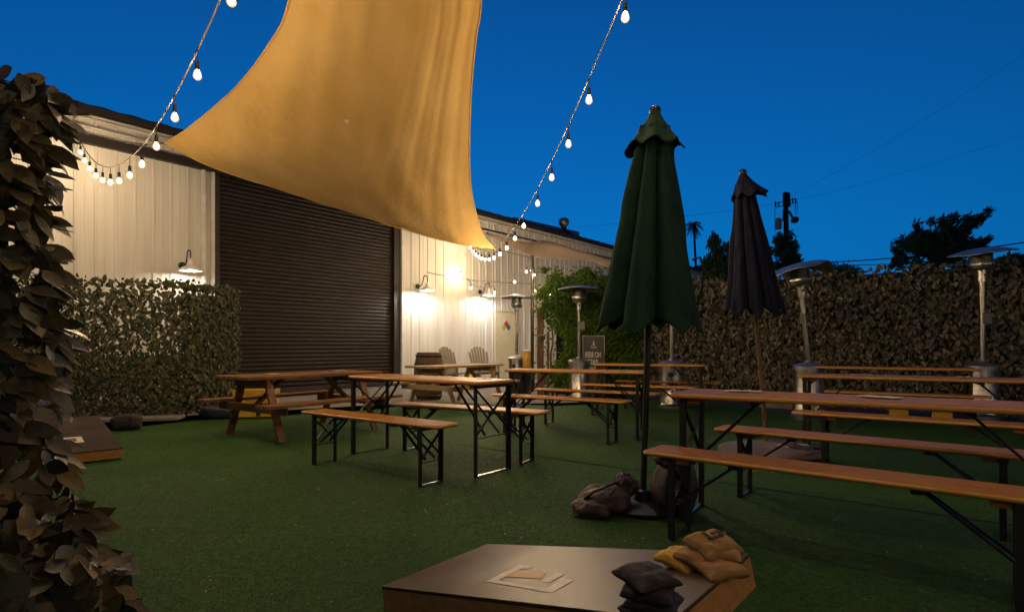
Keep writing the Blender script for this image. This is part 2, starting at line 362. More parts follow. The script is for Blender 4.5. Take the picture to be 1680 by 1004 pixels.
# body behind the sheets so that the building is solid
m = MB()
m.add([Wp(tL, 0, -.4), Wp(tR, 0, -.4), Wp(tR, 0, -14), Wp(tL, 0, -14), Wp(tL, 5.45, -.4), Wp(tR, 5.45, -.4), Wp(tR, 5.45, -14), Wp(tL, 5.45, -14)],
      [(0, 1, 5, 4), (1, 2, 6, 5), (2, 3, 7, 6), (3, 0, 4, 7)])
for tt in (tL, tR): m.add([Wp(tt, 0, 0), Wp(tt, 0, -.4), Wp(tt, 5.45, -.4), Wp(tt, 5.45, 0)], [(0, 1, 2, 3)])
bb(m, 'rear_wall', M['siding'])
m = MB(); n = 140
rows = [[], []]
for i in range(n + 1):
    t = tL + (tR + .3 - tL) * i / n; dz = .02 if i % 2 else 0
    rows[0].append(Wp(t, ZT + dz, .18)); rows[1].append(Wp(t, ZT + .9 + dz, -7.2))
m.grid(rows); m.grid([[Wp(tL, ZT + .9, -7.2), Wp(tR, ZT + .9, -7.2)], [Wp(tL, ZT, -14.2), Wp(tR, ZT, -14.2)]])
bb(m, 'roof', M['dark_trim'])
m = MB(); m.bar(Wp(tL, ZT - .055, .14), Wp(tR + .3, ZT - .055, .14), .07, .10); m.bar(Wp(tL, ZT - .11, .07), Wp(tR, ZT - .11, .07), .10, .012)
bb(m, 'fascia', M['dark_trim'])
m = MB()
for z in (5.27, 5.12): m.tube([Wp(tL, z, .09), Wp(tD0 + 1.5, z, .09)], .022)
m.bar(Wp(tL, 5.33, .06), Wp(tR, 5.33, .06), .05, .035); m.bar(Wp(tD1, 5.22, .05), Wp(tR, 5.22, .05), .045, .03)
bb(m, 'rail', M['white_trim'])
# dark header canopy over the door and along the left wall
m = MB(); m.box((0, 0, 0), (1, 1, 1)); m = MB()
m.bar(Wp(tL, 4.90, .06), Wp(tD1 + .3, 4.90, .06), .11, .17)
bb(m, 'header', M['dark_trim'])
# roller door
rd = MB(); zz = 0.03; sl = .098
rows = []
while zz < 4.8:
    for a, d in ((0, .0), (.05, .012), (.3, .019), (.65, .019), (.93, .012), (.97, 0)): rows.append((zz + a * sl, d))
    zz += sl
rd.grid([[Wp(tD0 + .12, z, -.12 + d), Wp(tD1 - .22, z, -.12 + d)] for z, d in rows])
rdo = bb(rd, 'roller_door', M['roller'])
m = MB(); m.bar(Wp(tD0 + .25, .05, -.09), Wp(tD1 - .23, .05, -.09), .05, .08)
bb(m, 'bottom_rail', M['dark_trim'], rdo)
for t0, t1 in ((tD0, tD0 + .12), (tD1 - .22, tD1)):
    m = MB(); m.box(Wp((t0 + t1) / 2, 2.42, -.10), (t1 - t0 - .002, .2, 4.8), Matrix((WD, -WN, Vector((0, 0, 1)))).transposed())
    bb(m, 'door_jamb', M['dark_trim'])
for t in (tD0 - .045, tD1 + .03):
    m = MB(); m.bar(Wp(t, 0, .03), Wp(t, 4.82, .03), .07, .075, up=tuple(WN)); bb(m, 'corner_trim', M['white_trim'])
m = MB(); m.tube([Wp(-.25, 0, .09), Wp(-.25, 4.80, .09)], .045); bb(m, 'downpipe', M['white_trim'], smooth='angle')
# side door
rotW = Matrix((WD, -WN, Vector((0, 0, 1)))).transposed()
m = MB(); m.box(Wp((tdoor0 + tdoor1) / 2, zdoor / 2, .0), (tdoor1 - tdoor0, .05, zdoor), rotW)
dr = bb(m, 'door', M['door'])
m = MB(); tm = (tdoor0 + tdoor1) / 2
m.box(Wp(tdoor0 - .0, zdoor / 2, .03), (.05, .04, zdoor + .05), rotW); m.box(Wp(tdoor1, zdoor / 2, .03), (.05, .04, zdoor + .05), rotW); m.box(Wp(tm, zdoor + .03, .03), (tdoor1 - tdoor0 + .1, .045, .05), rotW)
bb(m, 'door_frame', M['door'])
m = MB(); m.tube([Wp(tdoor1 - .14, 1.0, .02), Wp(tdoor1 - .14, 1.0, .09)], .03); bb(m, 'door_knob', M['steel'], dr)
m = MB(); m.tube([Wp(tdoor1 - .14, 1.15, .02), Wp(tdoor1 - .14, 1.15, .05)], .03); bb(m, 'deadbolt', M['steel'], dr)
for z in (.4, 1.2, 2.0):
    m = MB(); m.bar(Wp(tdoor0 + .03, z - .06, .035), Wp(tdoor0 + .03, z + .06, .035), .02, .03, up=tuple(WN)); bb(m, 'hinge', M['steel'], dr)
# hazard diamond
tq = wall_t(829.5); zq = EYE + (HY - 537) / (F / Wp(tq).y); q = .12
dm = thing('hazard_sign', 'small four coloured hazard diamond stuck on the cream door', 'sign', tuple(Wp(tq, zq, .03)))
for nm, dx, dz, mt in (('red_square', 0, 1, 'red'), ('blue_square', 1, 0, 'blue'), ('yellow_square', -1, 0, 'yel'), ('white_square', 0, -1, 'white')):
    m = MB(); cpos = WD * dx * q + Vector((0, 0, dz * q)); r = q * .97
    vs = []
    for out in (0, .006):
        for ax, az in ((-1, 0), (0, -1), (1, 0), (0, 1)): vs.append(cpos + WD * ax * r + Vector((0, 0, az * r)) + WN * out)
    m.add(vs, [(3, 2, 1, 0), (4, 5, 6, 7), (0, 1, 5, 4), (1, 2, 6, 5), (2, 3, 7, 6), (3, 0, 4, 7)])
    m.build(nm, M[mt], dm)
# roof vents
rp = at(925, 366, 23.2)
v = thing('turbine_vent', 'round turbine vent standing on the roof edge of the white building', 'roof vent', tuple(rp - Vector((0, 0, .35))))
m = MB(); m.lathe([(.11, 0), (.11, .22), (.16, .24), (.20, .30), (.22, .39), (.20, .48), (.13, .54), (.02, .57)], 20, cap=True); m.build('turbine', M['dish'], v, smooth=True)
m = MB(); m.box((0, 0, -.08), (.5, .5, .16)); m.build('base', M['dark_trim'], v)
a = at(830, 357, 22.4); b = at(938, 381, 25.2)
m = MB(); m.bar(a - Vector((0, 0, .2)), b - Vector((0, 0, .2)), .9, .32); tag(m.build('roof_duct', M['dish'], bevel=.05), 'low grey duct box lying along the roof edge of the white building', 'duct')

# ------------------------------------------------------------------ gooseneck lamps
def gooseneck(t, z, label, out=.42, drop=.20, bm='lampbulb'):
    o = thing('wall_lamp', label, 'wall lamp', tuple(Wp(t, z, .03)), math.atan2(WN.y, WN.x), 'gooseneck lamps on the white metal wall')
    m = MB(); m.tube([(0, 0, 0), (.035, 0, 0)], [.075, .065], 16); m.build('wall_plate', M['black_metal'], o)
    pts = [(.03, 0, 0), (.12, 0, 0), (.18, 0, .03), (.22, 0, .10), (.25, 0, .18)]
    for k in range(7):
        th = math.pi - k * math.pi / 6; pts.append((out - .085 + .085 * math.cos(th), 0, .20 + .085 * math.sin(th)))
    pts.append((out, 0, .08)); m = MB(); m.tube(pts, .014, 8); m.build('gooseneck_arm', M['black_metal'], o, smooth=True)
    m = MB(); m.lathe([(.03, .09), (.045, .02), (.055, -.03), (.10, -.055), (.16, -.085), (.205, -.125), (.212, -.15)], 28, (out, 0, 0))
    m.build('lamp_shade', M['white_enamel'], o, smooth=True, solid=.006)
    m = MB(); m.lathe([(.002, -.05), (.03, -.06), (.052, -.085), (.055, -.11), (.04, -.135), (.002, -.145)], 12, (out, 0, 0)); m.build('bulb', M[bm], o, smooth=True)
    return o
def lamp_at(px, py, label, **k):
    t = wall_t(px); Y = Wp(t).y; return gooseneck(t, EYE + (HY - py) / F * Y, label, **k)
lamp_at(298, 436, 'gooseneck wall lamp above the leafy screen left of the roller door', bm='lampbulb1')
lamp_at(684, 470, 'gooseneck wall lamp nearest the right jamb of the roller door')
lamp_at(786, 479, 'gooseneck wall lamp nearest the cream side door')

# ------------------------------------------------------------------ shade sails
def spline(pts, n):
    pts = [Vector(p) for p in pts]; P = [pts[0] * 2 - pts[1]] + pts + [pts[-1] * 2 - pts[-2]]; out = []
    for i in range(1, len(P) - 2):
        for k in range(20):
            t = k / 20; a, b, c, d = P[i - 1:i + 3]
            out.append(.5 * ((2 * b) + (c - a) * t + (2 * a - 5 * b + 4 * c - d) * t * t + (3 * b - a - 3 * c + d) * t ** 3))
    out.append(pts[-1])
    cum = [0]
    for i in range(1, len(out)): cum.append(cum[-1] + (out[i] - out[i - 1]).length)
    res = []; j = 0
    for k in range(n + 1):
        s = cum[-1] * k / n
        while j < len(cum) - 2 and cum[j + 1] < s: j += 1
        d = cum[j + 1] - cum[j]; res.append(out[j].lerp(out[j + 1], 0 if d == 0 else min(1, max(0, (s - cum[j]) / d))))
    return res
TOP = Vector((.0, 1.5, 4.5))
NV, NU = 110, 80
Le = spline([at(270, 235, 11.0), at(302, 215, 9.7), at(350, 177, 8.1), at(392, 138, 7.0), at(440, 75, 5.95), at(475, 0, 5.15), Vector((-1.1, 3.3, 4.3)), TOP], NV)
Re = spline([at(814, 409, 13.2), at(793, 384, 12.3), at(780, 345, 11.0), at(772, 300, 9.8), at(770, 240, 8.4), at(773, 150, 6.95), at(781, 60, 5.9), at(789, 0, 5.3), Vector((-.15, 3.3, 4.4)), TOP], NV)
Be = spline([at(270, 235, 11.0), at(349, 275, 11.25), at(480, 318, 11.8), at(580, 350, 12.2), at(657, 375, 12.5), at(740, 398, 12.9), at(814, 409, 13.2)], NU)
rows = []
for i in range(NV + 1):
    v = i / NV; row = []
    for j in range(NU + 1):
        u = j / NU; p = Le[i].lerp(Re[i], u) + (Be[j] - Be[0].lerp(Be[-1], u)) * (1 - v) ** 2
        e = 4 * u * (1 - u)
        p = p + Vector((0, 0, -.25 * e * math.sin(math.pi * min(1, v * 1.15)) ** 1))
        # tension folds that run with the right-hand edge
        du = 1 - u; wr = math.exp(-du * 4.5) * math.sin(math.pi * min(1, max(0, v))) ** .6
        wv = .034 * math.sin(du * 34 + 2.2 * v + .8 * math.sin(v * 9)) + .020 * math.sin(du * 71 + 5 * v + 1) + .010 * math.sin(du * 140 + 11 * v)
        p = p + Vector((0, 0, wr * wv * min(1, du * 14)))
        p = p + Vector((0, 0, .012 * math.sin(u * 40 + v * 23) * e + .02 * math.sin(u * 11 - v * 17) * e))
        row.append(p)
    rows.append(row)
m = MB(); m.grid(rows)
ys = m.build('shade_sail', M['sail'], smooth=True); tag(ys, 'large mustard yellow shade sail stretched overhead from the wall to the black post', 'shade sail')
m = MB()
for ed in (Le, Re, Be): m.tube(ed, .012, 6)
hem = m.build('hem', M['sail'], ys, smooth=True)
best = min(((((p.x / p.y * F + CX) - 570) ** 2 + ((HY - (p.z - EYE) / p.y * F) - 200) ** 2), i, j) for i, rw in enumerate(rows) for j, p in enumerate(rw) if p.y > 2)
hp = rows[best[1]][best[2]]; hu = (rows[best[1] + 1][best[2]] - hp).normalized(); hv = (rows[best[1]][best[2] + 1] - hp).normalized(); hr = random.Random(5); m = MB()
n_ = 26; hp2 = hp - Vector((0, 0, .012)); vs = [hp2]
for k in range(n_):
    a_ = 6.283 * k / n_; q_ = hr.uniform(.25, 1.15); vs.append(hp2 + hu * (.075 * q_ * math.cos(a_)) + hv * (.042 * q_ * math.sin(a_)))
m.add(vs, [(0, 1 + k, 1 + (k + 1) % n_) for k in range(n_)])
m.build('tear_light', M['white'], ys)  # pale ragged sheet under the cloth, painted light showing through a tear
m = MB(); m.tube([at(270, 235, 11.0), at(240, 238, 10.9), at(200, 233, 10.7), Wp(wall_t(157), 4.92, .36)], .008, 6); m.tube([at(240, 238, 10.9), at(205, 234, 10.72)], .02, 6)
tag(m.build('tension_rope', M['cord'], smooth=True), 'short pale rope and turnbuckle holding the left corner of the yellow sail to the wall', 'rope')
POLE = Vector((.495, 14.0, 0)); ptop = EYE + (HY - 421) / F * 14.0
m = MB(); m.tube([at(814, 409, 13.2), at(845, 417, 13.6), POLE + Vector((0, 0, ptop - .03))], .008, 6)
tag(m.build('tension_rope', M['cord'], smooth=True), 'thin rope tying the right corner of the yellow sail to the black post', 'rope')
A = [at(797, 381, 15.6), at(840, 394, 14.6), at(868, 398, 14.0), at(896, 395, 13.8), at(950, 411, 13.7), at(1012, 429, 13.5)]
B = [at(797, 383, 15.6), at(838, 404, 15.2), at(872, 420, 14.4), at(915, 425, 14.9), at(960, 427, 15.1), at(1012, 438, 14.8)]
A, B = spline(A, 30), spline(B, 30)
m = MB(); m.grid([[A[j].lerp(B[j], k / 8) - Vector((0, 0, .05 * math.sin(math.pi * k / 8))) for j in range(31)] for k in range(9)])
tag(m.build('shade_sail', M['greysail'], smooth=True, solid=.006), 'faded brown grey shade sail stretched low above the ivy and behind the black post', 'shade sail')
m = MB(); m.grid([[at(966, 426, 15.6), at(984, 429, 15.4), at(1014, 434, 15.2)], [at(966, 427, 15.5), at(986, 433, 15.2), at(1014, 446, 14.8)]])
tag(m.build('shade_sail', M['sail'], smooth=True, solid=.006), 'small orange corner of a shade sail under the grey sail beside the green parasol', 'shade sail')
m = MB(); m.tube([POLE, POLE + Vector((0, 0, ptop))], .04, 12)
po = m.build('sail_post', M['black_metal'], smooth='angle'); tag(po, 'slim black steel post at the left edge of the ivy', 'post')
po.location = (0, 0, 0)
m = MB(); m.box(POLE + Vector((0, 0, ptop + .005)), (.10, .10, .02)); m.tube([POLE + Vector((0, 0, ptop - .08)), POLE + Vector((-.1, -.02, ptop - .06))], .012); m.build('cap', M['black_metal'], po)

# ------------------------------------------------------------------ string lights
def bulb_parts(root, p, drop=.16, r=.032, slant=(0, 0)):
    m = MB(); m.tube([p, p - Vector((0, 0, drop - .05))], .004, 5); m.tube([p - Vector((0, 0, drop - .07)), p - Vector((0, 0, drop))], .017, 8)
    so = m.build('socket', M['black_plastic'], root)
    c = p - Vector((0, 0, drop + r * 1.15)); prof = []; core = []
    for k in range(7):
        a = math.pi * k / 6; core.append((max(.001, r * .58 * math.sin(a)), r * .75 * math.cos(a)))
    for k in range(11):
        a = math.pi * k / 10; prof.append((max(.002, r * 1.08 * math.sin(a) * (1 if a > math.pi / 2 else .85)), r * 1.35 * math.cos(a)))
    m = MB(); m.lathe(prof, 16, c); gl = m.build('bulb', M['glass'], so, smooth=True)
    m = MB(); m.lathe(core, 8, c); co = m.build('filament_core', M['bulb'], root, smooth=True)
def string(name, label, f, ts, mat='cord', rad=.0075, n=90, t1=1.7, **k):
    pts = [f(t1 * i / n) for i in range(n + 1)]
    m = MB(); m.tube(pts, rad, 6); root = m.build('light_string', M[mat], smooth=True); tag(root, label, 'string lights', 'strings of warm bulbs')
    for t in ts: bulb_parts(root, f(t), **k)
    return root
A1 = Vector((-7.9, 10.4, 5.05))
def f1(t): return Vector((A1.x + 5.77 * t, A1.y - 6.2 * t, 5.05 - 5.25 * t + 3.83 * t * t if t < 1.15 else 5.05 - 5.25 * 1.15 + 3.83 * 1.15 ** 2 + (t - 1.15) * (3.83 * 2 * 1.15 - 5.25) * .75))
def t_for(px, X0, dX, Y0, dY):
    k = (px - CX) / F; return (k * Y0 - X0) / (dX - k * dY)
ts = [t_for(px, A1.x, 5.77, A1.y, -6.2) for px in (134, 146, 166, 190, 210, 230, 256, 291, 318, 389)]
ts = [.09, .15, .22, .295, .37, .445, .52, .60, .68, .76, .845, .93, 1.03, 1.14, 1.25, 1.37, 1.49]
string('light_string', 'string of warm bulbs sagging from the far left wall over the yellow sail corner', f1, ts)
A2 = Vector((-1.46, 18.3, 4.75))
def f2(t):
    z = 4.75 - 5.75 * t + 4.81 * t * t if t < 1.05 else 4.75 - 5.75 * 1.05 + 4.81 * 1.05 ** 2 + (t - 1.05) * (4.81 * 2.1 - 5.75) * .7
    return Vector((A2.x + 2.32 * t, A2.y - 13.8 * t, z))
ts = [.06, .11, .16, .21, .26, .31, .36, .415, .47, .53, .59, .65, .705, .775, .832, .886, .938, 1.005, 1.06]
string('light_string', 'long string of warm bulbs rising over the tables to the right of the yellow sail', f2, ts, t1=1.3)
def f3(t): return Vector((-2.6 + 14.5 * t, -2.4 + 1.4 * t + 6.5 * t * t, 3.6 - 3.0 * t * (1 - t)))
string('light_string', 'added unseen string of warm bulbs crossing behind the viewer to warm the right side', f3, [.14 + .09 * k for k in range(10)], t1=1.0)  # extra string out of view, added for warm light on the right
a3 = Wp(wall_t(748), EYE + (HY - 440) / F * Wp(wall_t(748)).y, .15); b3 = POLE + Vector((0, 0, ptop - .06))
c3 = at(800, 474, 16.2)
pts3 = spline([a3, at(777, 467, 16.9), at(812, 470, 15.9), at(845, 452, 14.9), b3], 40)
m = MB(); m.tube(pts3, .006, 5); rt = m.build('light_string', M['cable'], smooth=True)
tag(rt, 'short string of small bulbs drooping from the white wall to the black post top', 'string lights', 'strings of warm bulbs')
for k, rr in ((1, .034), (9, .028), (21, .028), (31, .028), (37, .03)): bulb_parts(rt, pts3[k], drop=.13, r=rr)
e3 = spline([b3, at(876, 438, 13.9), at(880, 474, 13.4), at(890, 471, 13.3), at(900, 474, 13.4)], 16)
m = MB(); m.tube(e3, .006, 5); rt = m.build('light_string', M['cable'], smooth=True)
tag(rt, 'tail of small bulbs hanging down the black post into the ivy', 'string lights', 'strings of warm bulbs')
for k in (4, 10, 13, 16): bulb_parts(rt, e3[k], drop=.08, r=.026)
def f4(t): return Vector((.55 + 6.5 * t, 15.2 + 7.5 * t, 2.75 + .25 * t - 1.0 * t * (1 - t)))
string('light_string', 'added string of bulbs hidden behind the ivy to warm the white wall', f4, [.02, .075, .15, .25, .36, .48, .62, .8], mat='cable', t1=1.0, r=.034)  # extra hidden string, added to warm the wall, door and grey sail
m = MB(); m.tube(spline([Wp(wall_t(700), EYE + (HY - 447) / F * Wp(wall_t(700)).y, .02), at(760, 458, 16), at(820, 463, 15), POLE + Vector((0, 0, EYE + (HY - 466) / F * 14))], 20), .009, 5)
tag(m.build('guy_wire', M['cable'], smooth=True), 'taut dark cable between the white wall and the black post', 'cable')

# ------------------------------------------------------------------ beer tables and benches
def board_part(L, Wd, T, z, name, mat, parent):
    r = .035; poly = []
    for cx, cy, a0 in ((L / 2 - r, Wd / 2 - r, 0), (-L / 2 + r, Wd / 2 - r, 90), (-L / 2 + r, -Wd / 2 + r, 180), (L / 2 - r, -Wd / 2 + r, 270)):
        for k in range(4): a = R(a0 + k * 30); poly.append((cx + r * math.cos(a), cy + r * math.sin(a)))
    m = MB(); m.prism(poly, z - T, z); m.mi = [0, 0] + [1] * len(poly); return m.build(name, [mat, M['wood_edge_lit']], parent, bevel=.011, smooth='angle')
def beer(kind, L, d, Wd, H, T, loc, ang, label, group):
    tbl = kind == 'beer_table'
    o = thing(kind, label, 'table' if tbl else 'bench', (loc[0], loc[1], 0.006), R(ang), group)
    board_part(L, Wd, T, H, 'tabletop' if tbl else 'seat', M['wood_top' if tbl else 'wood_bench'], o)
    hw = Wd / 2 - (.025 if tbl else .015); lt = .036 if tbl else .032; zt = H - T
    for sx in (-1, 1):
        x = sx * d / 2
        for sy in (-1, 1):
            m = MB(); m.box((x, sy * hw, zt / 2), (lt, .012, zt)); m.box((x - sx * (lt / 2 - .006), sy * (hw - lt / 2), zt / 2), (.012, lt - .012, zt))
            m.build('leg', M['black_metal'], o, bevel=.002)
        m = MB(); zb = zt * .46
        m.bar((x, -hw, zt - .03), (x, hw, zb), .006, .026, up=(1, 0, 0)); m.bar((x + .009, hw, zt - .03), (x + .009, -hw, zb), .006, .026, up=(1, 0, 0))
        m.tube([(x, -hw, zb - .03), (x, hw, zb - .03)], .005, 6)
        m.box((x, 0, zt - .012), (.05, Wd * .86, .022))
        m.build('cross_brace', M['black_metal'], o)
        m = MB(); m.bar((x, -hw, .012), (x, hw, .012), .022, .006); m.build('foot_rail', M['steel'], o)
        m = MB(); s = .42 if tbl else .34
        for sy in (-.35, .35): m.bar((x - sx * s, sy * hw * .5, zt - .008), (x - sx * .01, sy * hw * 1.2, zt * .44), .02, .012)
        m.box((x - sx * s, 0, zt - .012), (.05, Wd * .8, .02)); m.build('stay', M['black_metal'], o)
        m = MB(); m.box((x - sx * .05, 0, zt - .016), (.09, Wd * .8, .030)); m.build('batten', M['wood_bench'], o, bevel=.003)
    return o
GT, GB = 'orange varnished folding beer tables', 'orange varnished folding beer benches'
TB = lambda loc, ang, label, L=1.77, d=1.64: beer('beer_table', L, d, .50, .80, .032, loc, ang, label, GT)
BN = lambda loc, ang, label, L=1.77, d=1.39: beer('beer_bench', L, d, .27, .49, .028, loc, ang, label, GB)
tabC = TB((-.82, 5.48), -38.2, 'orange beer table in the middle foreground, flanked by two short benches', d=1.67)
BN((-1.20, 4.98), -36.6, 'short orange bench on the camera side of the middle foreground table')
BN((-.465, 5.78), -29.5, 'short orange bench on the far side of the middle foreground table')
TB((.806, 7.19), -23, 'orange beer table right behind the middle table, its right end at the green parasol pole', L=1.77, d=1.6)
BN((.55, 6.87), -33.3, 'orange bench in front of the second table, just left of the green parasol pole')
BN((1.13, 7.86), -30, 'orange bench behind the second table, its end passing behind the green parasol pole')
TB((2.27, 9.55), -21, 'farthest orange table in front of the lettered sign and the middle heater')
BN((1.95, 8.95), -27, 'orange bench on the camera side of the farthest table by the lettered sign')
BN((2.67, 9.95), -19, 'orange bench tight against the leafy fence behind the farthest table')
TBR = TB((1.96, 3.29), -33, 'largest orange table at the right with two white papers on it', L=2.0, d=1.84)
BN((1.544, 2.872), -39.5, 'long orange bench nearest the camera at the lower right', L=1.83, d=1.48)
BN((2.28, 3.79), -39.5, 'reddish orange bench right behind the largest table at the right', L=1.83, d=1.45)
TBS = TB((3.90, 5.60), -33, 'orange table behind the largest one, two papers on it, below the leaning heater', L=1.98, d=1.84)
BN((3.43, 4.86), -37, 'orange bench between the largest right table and the one behind it', L=1.92)
TBT = TB((5.3, 8.2), -31, 'orange table beside the leafy fence between the two right heaters', L=2.1, d=1.9)
BN((5.05, 7.45), -33, 'orange bench on the camera side of the table along the leafy fence')

# ------------------------------------------------------------------ picnic tables
def picnic(loc, ang, mat, label, L=1.95):
    o = thing('picnic_table', label, 'picnic table', (loc[0], loc[1], .006), R(ang), 'wooden picnic tables with built in seats')
    H = .75; rr = random.Random(int(loc[0] * 100) % 97)
    m = MB(); nb = 5; bw = .75 / nb
    for k in range(nb): m.box((rr.uniform(-.006, .006), -.375 + bw * (k + .5), H - .019), (L, bw - .008, .038))
    m.build('tabletop', M[mat], o, bevel=.004)
    for sy in (-1, 1):
        m = MB()
        for k in range(2): m.box((0, sy * (.58 + k * .13), .43), (L, .122, .038))
        m.build('seat', M[mat], o, bevel=.004)
    for sx in (-1, 1):
        x = sx * (L / 2 - .30)
        for sy in (-1, 1):
            m = MB(); m.bar((x, sy * .26, H - .04), (x, sy * .56, 0.0), .038, .09, up=(1, 0, 0)); m.v = [(a, b, max(0, c)) for a, b, c in m.v]
            m.build('leg', M[mat], o, bevel=.003)
        m = MB(); m.box((x + sx * .04, 0, .366), (.038, 1.42, .09)); m.build('seat_beam', M[mat], o, bevel=.003)
        m = MB(); m.box((x + sx * .04, 0, H - .085), (.038, .72, .09)); m.build('top_beam', M[mat], o, bevel=.003)
        m = MB(); m.bar((x, 0, .38), (x - sx * .36, 0, H - .05), .038, .07, up=(0, 1, 0)); m.build('brace', M[mat], o, bevel=.003)
    return o
PA = math.degrees(math.atan2(.81, .58))
PT1 = picnic((-2.66, 7.38), PA, 'picnic', 'dark reddish wooden picnic table at the left in front of the roller door')
picnic((-1.02, 10.7), PA, 'picnic2', 'pale weathered wooden picnic table at the back beside the old barrel')

# ------------------------------------------------------------------ patio heaters
def heater(loc, H, label, lean=(0, 0), dish_tilt=(0, 0), rz=0, R_=.21, bent=False, dark=False):
    o = thing('patio_heater', label, 'patio heater', (loc[0], loc[1], .0), rz, 'tall steel mushroom patio heaters')
    m = MB(); m.lathe([(R_ + .04, 0), (R_ + .04, .05), (R_ + .015, .07), (R_, .09), (R_, .76)], 32); m.v = m.v
    m.build('tank_housing', M['steel'], o, smooth='angle')
    m = MB(); m.lathe([(R_ + .012, .745), (R_ + .012, .80), (R_ - .03, .835), (.07, .85), (.05, .88)], 32, cap=True); m.build('housing_lid', M['dish'], o, smooth='angle')
    m = MB()
    th = R(-110); m.tube([(math.cos(th) * (R_ - .01), math.sin(th) * (R_ - .01), .60), (math.cos(th) * (R_ + .004), math.sin(th) * (R_ + .004), .60)], .05, 16); m.build('hand_hole', M['black_plastic'], o)
    up = Vector((lean[0], lean[1], 1)).normalized(); P = lambda z, x=0: Vector((0, 0, .85)) + up * (z - .85)
    m = MB(); m.tube([P(.85), P(H - .48)], .036, 16); m.build('pole', M['steel'], o, smooth='angle')
    m = MB(); m.tube([P(H - .50), P(H - .32)], [.055, .058], 16); m.tube([P(H - .34), P(H - .325)], .08, 16); c = m.build('control_box', M['steel'], o, smooth='angle')
    q = P(H - .40) + Vector((0, -.048, 0)); m = MB(); m.tube([q, q - Vector((0, .02, 0))], .018, 10); m.build('control_knob', M['black_plastic'], c)
    m = MB(); m.tube([P(H - .33), P(H - .30), P(H - .285), P(H - .26), P(H - .245), P(H - .22)], [.115, .14, .14, .155, .155, .15], 24)
    m.build('burner_collar', M['steel'], o, smooth='angle')
    m = MB(); m.tube([P(H - .22), P(H - .07)], .135, 24); m.build('burner_screen', M['dark_grille'], o, smooth='angle')
    m = MB(); rows = []; T = Matrix.Rotation(dish_tilt[0], 3, 'X') @ Matrix.Rotation(dish_tilt[1], 3, 'Y')
    for rr, zz in ((.002, .045), (.10, .04), (.20, .028), (.30, .008), (.40, -.022), (.43, -.034), (.435, -.045)):
        row = []
        for k in range(37):
            a = 2 * math.pi * k / 36; p = Vector((rr * math.cos(a), rr * math.sin(a), zz))
            if bent: p.z -= max(0, p.x - .22) ** 2 * 3.2 + max(0, -p.x - .3) * .1; p.z += .012 * math.sin(a * 5) * rr / .43
            else: p.z += .008 * math.sin(a * 4 + rr * 6) * rr / .43
            row.append(P(H - .03) + T @ p)
        rows.append(row)
    m.grid(rows); m.build('reflector_dish', M['dish'], o, smooth=True, solid=.004)
    m = MB(); q = P(1.52) + Vector((.045 if not bent else -.045, -.036, 0)); m.box(q, (.13, .006, .16) if not bent else (.07, .006, .16)); m.build('warning_plate', M['plate'], o)
    m = MB(); m.tube([P(H - .08), P(H - .03)], .02); m.build('dish_bolt', M['black_metal'], o)
    return o
heater((.12, 14.6), 2.40, 'farthest patio heater, in front of the cream side door')
heater((1.375, 11.8), 2.33, 'patio heater with a level round dish standing before the ivy and lettered sign')
heater((2.86, 10.3), 2.35, 'patio heater mostly hidden behind the green parasol')
heater((4.46, 8.65), 2.34, 'leaning patio heater with a bent folded dish behind the right tables', lean=(-.105, 0), dish_tilt=(0, R(-14)), bent=True)
heater((7.16, 8.75), 2.58, 'rightmost patio heater with a tilted dish by the leafy fence', lean=(-.01, 0), dish_tilt=(R(4), R(-7)))

